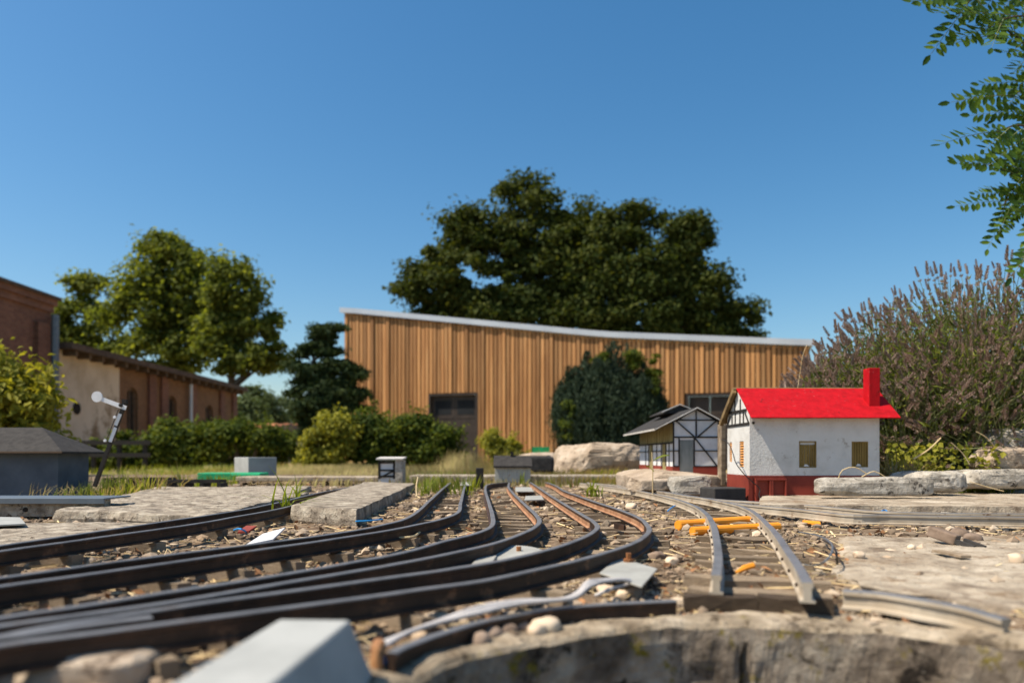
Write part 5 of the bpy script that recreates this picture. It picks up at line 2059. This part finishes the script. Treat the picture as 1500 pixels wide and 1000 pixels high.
tag(npmesh('flower_spikes', np.concatenate(Vs), np.concatenate(Fs), M['spike'], lav), kind='stuff')
# narrow grey green leaves low in the bush
P, U = [], []
for k in range(25000):
    bx, by = cents[r.integers(len(cents))]
    az = r.uniform(0, 2 * np.pi)
    lean = abs(r.normal(.5, .33))
    d = np.array([math.cos(az) * math.sin(lean) - .2, math.sin(az) * math.sin(lean) * .8 - .08, math.cos(lean)])
    L0 = (.40 + .28 * np.clip((bx - 1.05) / .55, 0, 1)) * r.uniform(.1, .92)
    P.append(np.array([bx, by, .02]) + d * L0 + r.normal(size=3) * .035)
    U.append(d + .45 * r.normal(size=3))
P, U = np.array(P), np.array(U)
ue, ve = 750 + F * P[:, 0] / P[:, 1], VH - F * (P[:, 2] - ZC) / P[:, 1]
k = (P[:, 2] > 0) & (ve > np.interp(ue, [1100, 1150, 1250, 1345, 1450, 1600], [655, 590, 470, 410, 368, 325]))
P, U = P[k], U[k]
tag(cards('leaves', P - lo, r.normal(size=P.shape) + np.array([0, -.3, .4]), r.uniform(.018, .036, len(P)), M['leaf_sage'], lav, .17, 3, U), kind='stuff')


# leafy undergrowth between house and boulders
def scatter_leaves(name, label, box, n, size, m, seed, cat=None, kind='stuff', asp=.8):
    r = np.random.default_rng(seed)
    (u0, u1), (v0, v1), (Y0, Y1) = box
    u = r.uniform(u0, u1, n)
    v = v1 - (v1 - v0) * r.random(n) ** 1.3
    Yy = r.uniform(Y0, Y1, n)
    P = np.stack([(u - 750) / F * Yy, Yy, ZC + (VH - v) / F * Yy], 1)
    lump = fbm(P + seed, 9, 2)
    P = P[lump > .43]
    N_ = r.normal(size=P.shape) * .6 + np.array([-.2, -.5, .7])
    o = cards(name, P, N_, r.uniform(.6, 1.4, len(P)) * size, m, None, asp, seed)
    tag(o, label, cat, kind=kind)
    return o


scatter_leaves('ground_ivy', 'yellow green leafy undergrowth between the house and the boulders', ((1300, 1470), (650, 698), (1.98, 2.3)), 1300, .016, M['leaf_ivy'], 5)
scatter_leaves('ground_ivy', 'low leafy undergrowth behind the right hand stones', ((1395, 1640), (640, 690), (2.2, 2.45)), 1200, .017, M['leaf_ivy'], 6)


def roots(box, n, seed, zfn=None):
    r = np.random.default_rng(seed)
    (x0, x1), (y0, y1) = box
    x, y = r.uniform(x0, x1, n), r.uniform(y0, y1, n)
    z = gz(x, y) if zfn is None else zfn(x, y)
    return np.stack([x, y, z], 1)


def ubox(u0, u1, Y0, Y1):
    ym = (Y0 + Y1) / 2
    return ((XU(u0, ym), XU(u1, ym)), (Y0, Y1))


def gpatch(label, box, n, h, w, m, seed, name='grass', zfn=None, **kw):
    tag(blades(name, roots(box, n, seed, zfn), h, w, m, seed, **kw), label, kind='stuff')


gpatch('fresh grass at the foot of the boulders', ubox(1360, 1460, 1.95, 2.2), 600, .06, .0028, M['grass'], 1, zfn=lambda x, y: 0 * x + .01)
gpatch('tuft of pale grass at the right corner of the house', ubox(1308, 1352, 1.86, 2.0), 120, .11, .005, M['dry_grass'], 2, zfn=lambda x, y: 0 * x + .02, lean=.8)
gpatch('green grass around the leaning signal', ubox(108, 200, 2.0, 2.35), 200, .085, .0035, M['grass'], 3, lean=.8)
gpatch('dry grass mixed in around the leaning signal', ubox(100, 240, 2.0, 2.6), 200, .10, .003, M['dry_grass'], 13, lean=.9)
gpatch('grass behind the trestle bridges', ubox(190, 330, 2.75, 3.2), 300, .05, .004, M['grass'], 4)
gpatch('dry grass strip behind the tracks', ubox(420, 960, 2.9, 4.2), 2600, .07, .005, M['dry_grass'], 5)
gpatch('green grass strip behind the tracks', ubox(560, 960, 2.8, 3.9), 900, .05, .006, M['grass'], 6)
gpatch('weeds along the far end of the tracks', ubox(610, 700, 2.2, 2.8), 160, .06, .005, M['grass'], 7)
yz = lambda x, y: 0 * x - .17
gpatch('dry meadow grass in front of the barn', ubox(300, 1010, 5.2, 13.5), 22000, .20, .012, M['dry_grass'], 8, 'dry_grass', yz)
gpatch('greener grass in front of the hedges', ubox(60, 1010, 6, 12), 8000, .17, .012, M['grass'], 9, 'meadow_grass', yz)
gpatch('taller dry stalks in front of the barn', ubox(620, 830, 6, 9), 900, .36, .010, M['dry_grass'], 10, 'dry_grass', yz)


def tuft(label, u, v, z, n, h, w, m, seed, lean=.9, cat='grass tuft', name='grass_tuft'):
    p = W(u, v, z)
    r_ = np.random.default_rng(seed)
    rt = np.zeros((n, 3)) + r_.normal(size=(n, 3)) * np.array([.008, .008, 0])
    t = thing(name, label, cat, p)
    az = r_.uniform(0, 2 * np.pi, n)
    for k in range(n):
        o = blades('blade', np.zeros((1, 3)), h, w, m, seed * 100 + k, lean, t, .7)
        o.location = rt[k]
    return t


tuft('bright green grass tuft in front of the brick paver', 418, 752, 0, 12, .10, .0055, M['grass'], 1, 1.5)
tuft('upright green grass tuft at the left corner of the paver', 436, 733, 0, 9, .085, .006, M['grass'], 2, .9)
tuft('green weed between the curving track and the grey spur', 868, 727, 0, 16, .060, .006, M['grass'], 3, .8, 'weed', 'weed')
tuft('small green weed left of the weed between the tracks, near the tiny house', 765, 709, 0, 10, .055, .006, M['grass'], 4, .6, 'weed', 'weed')
tuft('green grass tuft behind the far end of the paver', 622, 723, 0, 9, .07, .005, M['grass'], 6, .7)
tuft('grass tuft in front of the blue grey shed', 92, 720, 0, 12, .12, .005, M['grass'], 7, .7)
# the little plant with two leaves before the station
pt = thing('seedling', 'thin stalk with two green leaves in front of the half timbered station', 'plant', Q(956, 718, 1.95))
b0 = Vector(pt.location)
mb = MB()
mb.tube(spline([Vector((0, 0, -.01)), Q(956, 690, 1.95) - b0, Q(955, 662, 1.95) - b0], .01), .0016, 5)
mb.build('stalk', M['straw'], pt)
for (a, b, w_) in (((957, 674), (981, 666), .013), ((958, 690), (946, 682), .014)):
    pa, pb = Q(*a, 1.945) - b0, Q(*b, 1.92) - b0
    d = pb - pa
    up = Vector((0, -.5, .8))
    s = d.cross(up).normalized() * w_ * .5
    mb = MB()
    ts = [0, .25, .6, 1]
    ws = [.1, .9, .8, .03]
    V = []
    for t_, k_ in zip(ts, ws):
        c = pa + d * t_ + Vector((0, 0, .004 * math.sin(t_ * 3.1)))
        V += [c - s * k_, c - Vector((0, 0, .002)), c + s * k_]
    mb.add(V, [(i * 3 + j, i * 3 + j + 1, i * 3 + 4 + j, i * 3 + 3 + j) for i in range(3) for j in range(2)])
    mb.build('leaf', M['leaf_hedge'] if False else M['grass'], pt)
# dry stalks
for k, (pts, l) in enumerate([([(1228, 700), (1234, 688), (1252, 684), (1270, 694)], 'bent dry stalk over the long grey slab, left one'), ([(1262, 698), (1280, 690), (1296, 698)], 'dry stalk arching over the long grey slab, right one'),
                              ([(1430, 632), (1444, 640), (1457, 654)], 'straw leaning on the boulder at right'), ([(1393, 648), (1410, 664), (1420, 680)], 'straw standing in the undergrowth right of the house'),
                              ([(1338, 672), (1360, 658), (1378, 641)], 'long yellow blade rising beside the house corner'), ([(1420, 705), (1450, 714), (1470, 719)], 'straw lying on the right hand stones'),
                              ([(1168, 700 - 130), (1172, 545), (1176, 520), (1182, 505)], 'tall dry grass stem in front of the barn wall')]):
    Yk = 1.66 if k < 2 else (1.9 if k < 6 else 2.1)
    mb = MB()
    mb.tube(spline([Q(u, v, Yk) for u, v in pts], .01), .0007 if k == 6 else (.0012 if k != 4 else .0020), 5)
    tag(mb.build('dry_stalk', M['straw'], None), l, 'stalk')
for (pts, l) in [([(535, 789, .0), (600, 786, .004), (615, 779, .004)], 'pale twig by the bend of the second track'), ([(610, 727, .02), (610, 712, .035), (612, 699, .05)], 'thin upright twig behind the paver')]:
    mb = MB()
    mb.tube(spline([W(*q_) for q_ in pts], .01), .0017, 5)
    tag(mb.build('twig', M['straw'], None), l, 'twig')

# robinia branch hanging in at the upper right
rob = thing('robinia_tree', 'robinia boughs with feathery leaves hanging in at the upper right', 'tree', (2.9, 3.0, -.17))
ro = Vector(rob.location)
RY = 2.35


def leaf_mesh(k):
    """a compound leaf of paired oval leaflets, growing along +X, 1 unit long"""
    r = random.Random(900 + k)
    mb = MB()
    npair = r.choice([7, 8, 9])
    arch = r.uniform(-.10, -.25)
    Pt = lambda t: Vector((t, 0, arch * t * t))
    mb.tube([Pt(0), Pt(.33), Pt(.66), Pt(1)], [.008, .007, .005, .003], 4)
    for i in range(npair + 1):
        t = .16 + .84 * i / npair
        for s in ((-1, 1) if i < npair else (0,)):
            L0 = .19 * (1.05 - .25 * abs(t - .55)) * r.uniform(.85, 1.1)
            an = s * r.uniform(1.0, 1.25)
            d = Vector((math.cos(an), math.sin(an), r.uniform(-.35, .1)))
            d.normalize()
            n = Vector((r.uniform(-.3, .3), r.uniform(-.3, .3), 1))
            sv = d.cross(n).normalized()
            a = Pt(t) + d * .012
            V = []
            for tt, w in ((0, .10), (.3, .95), (.7, .85), (1, .12)):
                c = a + d * L0 * tt
                V += [c - sv * w * L0 * .25, c + Vector((0, 0, -.008 * w)), c + sv * w * L0 * .25]
            mb.add(V, [(q * 3 + j, q * 3 + j + 1, q * 3 + 4 + j, q * 3 + 3 + j) for q in range(3) for j in range(2)], 1)
    o = mb.build('leaf', [M['stem'], M['leaf_robinia']], rob)
    me = o.data
    bpy.data.objects.remove(o)
    return me


LM = [leaf_mesh(k) for k in range(6)]
rr2 = random.Random(4)
boughs = [[(1690, 20), (1600, 60), (1500, 88), (1450, 62), (1400, 20)], [(1690, 20), (1600, 10), (1480, -20), (1380, -14), (1350, 10)], [(1690, 90), (1600, 110), (1500, 120), (1455, 140), (1440, 150)],
          [(1690, 150), (1580, 180), (1500, 196), (1450, 190), (1420, 200)], [(1690, 240), (1570, 270), (1500, 286), (1450, 290), (1425, 310)], [(1690, 190), (1580, 230), (1520, 235), (1480, 225), (1460, 215)],
          [(1690, 330), (1600, 330), (1540, 320), (1500, 300), (1480, 290)], [(1690, 290), (1600, 285), (1510, 262), (1470, 255), (1440, 262)],
          [(1690, 60), (1600, 40), (1500, 40), (1460, 30), (1430, 34)], [(1690, 370), (1600, 350), (1520, 345), (1490, 338), (1480, 342)], [(1690, 130), (1600, 150), (1520, 160), (1490, 168), (1470, 172)]]
lmb_n = 0
for bi, bpx in enumerate(boughs):
    dy = rr2.uniform(-.15, .25)
    pts = spline([Q(u + 40 + (28 if bi == 1 else 0), v - 6, RY + dy + .0012 * (u - 1450)) - ro for u, v in bpx], .02)
    mb = MB()
    n = len(pts)
    mb.tube(pts, [.010 * (1 - i / n) + .0015 for i in range(n)], 6)
    mb.build('branch', M['bark'], rob, smooth=True)
    for i in range(2, n, 3):
        d = (pts[min(i + 1, n - 1)] - pts[i - 1]).normalized()
        for s in (-1, 1):
            if rr2.random() < .25:
                continue
            o = bpy.data.objects.new('leaf', rr2.choice(LM))
            o.location = pts[i]
            ang = s * rr2.uniform(.3, 1.1)
            dd = Matrix.Rotation(ang, 3, Vector((rr2.uniform(-.5, .5), -1, rr2.uniform(-.3, .6)))) @ d
            dd = (dd + Vector((-.45, rr2.uniform(-.3, .3), -.05))).normalized()
            zz = Vector((rr2.uniform(-.5, .3), rr2.uniform(-1.3, -.5), rr2.uniform(.2, .8)))
            yy = zz.cross(dd).normalized()
            zz = dd.cross(yy)
            m3 = Matrix((dd, yy, zz)).transposed()
            L0 = rr2.uniform(.14, .21)
            o.rotation_euler = m3.to_euler()
            o.scale = (L0, L0, L0)
            link(o, rob)
            lmb_n += 1
mb = MB()
mb.tube([(0, 0, 0), (.05, .02, .9), (-.05, .0, 1.7), (.1, .05, 2.6)], [.06, .05, .04, .03], 8)
mb.build('trunk', M['bark'], rob, smooth=True)

# ------------------------------------------------------------------ gravel, straw, dead leaves on the bed
r = np.random.default_rng(99)
n = 48000
t = r.random(n)
Yg = .36 * (4.2 / .36) ** t
ug = r.uniform(-.78, .82, n)
Xg = ug * Yg
keep = np.hypot(Xg - PX, Yg - PY) > PR + .012
lump = fbm(np.stack([Xg, Yg, 0 * Xg], 1), 14, 2)
keep &= r.random(n) < sstep(.30, .62, lump) * .9 + .12
Xg, Yg = Xg[keep], Yg[keep]
n = len(Xg)
V0, F0 = ico(1)
sz = .0013 * np.exp(r.normal(0, .62, n)) * (.65 + .75 * np.minimum(Yg, 2.6))
sz = np.clip(sz, .0008, .0085)
Zg = gz(Xg, Yg) + sz * .35
ax3 = sz[:, None] * r.uniform(.6, 1.4, (n, 3)) * np.array([1.1, 1.1, .75])
jit = 1 + .28 * (r.random((n, len(V0))) - .5) * 2
Vg = V0[None] * jit[..., None] * ax3[:, None, :]
a = r.uniform(0, 2 * np.pi, n)
ca, sa = np.cos(a)[:, None], np.sin(a)[:, None]
Vr = np.stack([Vg[..., 0] * ca - Vg[..., 1] * sa, Vg[..., 0] * sa + Vg[..., 1] * ca, Vg[..., 2]], 2)
Vr += np.stack([Xg, Yg, Zg], 1)[:, None, :]
Fg = F0[None] + (np.arange(n) * len(V0))[:, None, None]
n2_ = 800
Yb = .38 * (2.6 / .38) ** r.random(n2_)
Xb = r.uniform(-.76, .5, n2_) * Yb
kb = (np.hypot(Xb - PX, Yb - PY) > PR + .06) & (fbm(np.stack([Xb, Yb, 0 * Xb], 1) + 4, 9, 2) > .5) & ~((Xb > .14) & (Xb < .30) & (Yb < 1.2))
Xb, Yb = Xb[kb], Yb[kb]
V1, F1 = ico(2)
sb = r.uniform(.0028, .0068, len(Xb))
Vb = []
for i in range(len(Xb)):
    P_ = np.sign(V1) * np.abs(V1) ** .6 * (1 + .5 * (fbm(V1 + i * 1.7, 1.3, 2) - .5))[:, None]
    for q in range(5):
        nn_ = r.normal(size=3)
        nn_ /= np.linalg.norm(nn_)
        dd_ = P_ @ nn_
        P_ = P_ - np.maximum(dd_ - dd_.max() * .75, 0)[:, None] * nn_
    a_ = r.uniform(0, 6.28)
    P_ = P_ * sb[i] * np.array([1.2, .9, .65])
    P_ = np.stack([P_[:, 0] * math.cos(a_) - P_[:, 1] * math.sin(a_), P_[:, 0] * math.sin(a_) + P_[:, 1] * math.cos(a_), P_[:, 2]], 1)
    Vb.append(P_ + np.array([Xb[i], Yb[i], g1(Xb[i], Yb[i]) + sb[i] * .25]))
Fb = (F1[None] + (np.arange(len(Xb)) * len(V1))[:, None, None]).reshape(-1, 3)
tag(npmesh('coarse_gravel', np.concatenate(Vb), Fb, M['stone_a']), kind='stuff')
tag(npmesh('gravel', Vr.reshape(-1, 3), Fg.reshape(-1, 3), M['stone_a']), kind='stuff')

# straw and twigs
n = 2600
t = r.random(n)
Ys_ = .4 * (3.6 / .4) ** t
Xs_ = r.uniform(-.75, .8, n) * Ys_
k = np.hypot(Xs_ - PX, Ys_ - PY) > PR + .03
Xs_, Ys_ = Xs_[k], Ys_[k]
n = len(Xs_)
L0 = r.uniform(.012, .05, n) * (.55 + .45 * Ys_)
a = r.uniform(0, 2 * np.pi, n)
rad = r.uniform(.0004, .0010, n) * (.7 + .4 * Ys_)
d = np.stack([np.cos(a), np.sin(a), r.normal(0, .12, n)], 1)
c = np.stack([Xs_, Ys_, gz(Xs_, Ys_) + .003], 1)
side = np.stack([-np.sin(a), np.cos(a), 0 * a], 1)
upv = np.array([0, 0, 1.0])
V, Fq = [], []
for f in (-.5, .5):
    for q in range(3):
        an_ = q * 2.094
        V.append(c + d * (L0 * f)[:, None] + (side * math.cos(an_) + upv * math.sin(an_)) * rad[:, None])
V = np.stack(V, 1).reshape(-1, 3)
i = np.arange(n) * 6
Fq = np.concatenate([np.stack([i + q, i + (q + 1) % 3, i + 3 + (q + 1) % 3, i + 3 + q], 1) for q in range(3)])
tag(npmesh('straw', V, Fq, M['straw']), kind='stuff')
n = 1500
t = r.random(n)
Yl = .42 * (3.2 / .42) ** t
Xl = r.uniform(-.7, .78, n) * Yl
k = (np.hypot(Xl - PX, Yl - PY) > PR + .03)
Xl, Yl = Xl[k], Yl[k]
P = np.stack([Xl, Yl, gz(Xl, Yl) + .0035], 1)
tag(cards('dead_leaves', P, r.normal(size=P.shape) * .5 + np.array([0, 0, 1]), r.uniform(.006, .016, len(P)) * (.6 + .4 * Yl), M['dead_leaf'], None, .6, 4), kind='stuff')
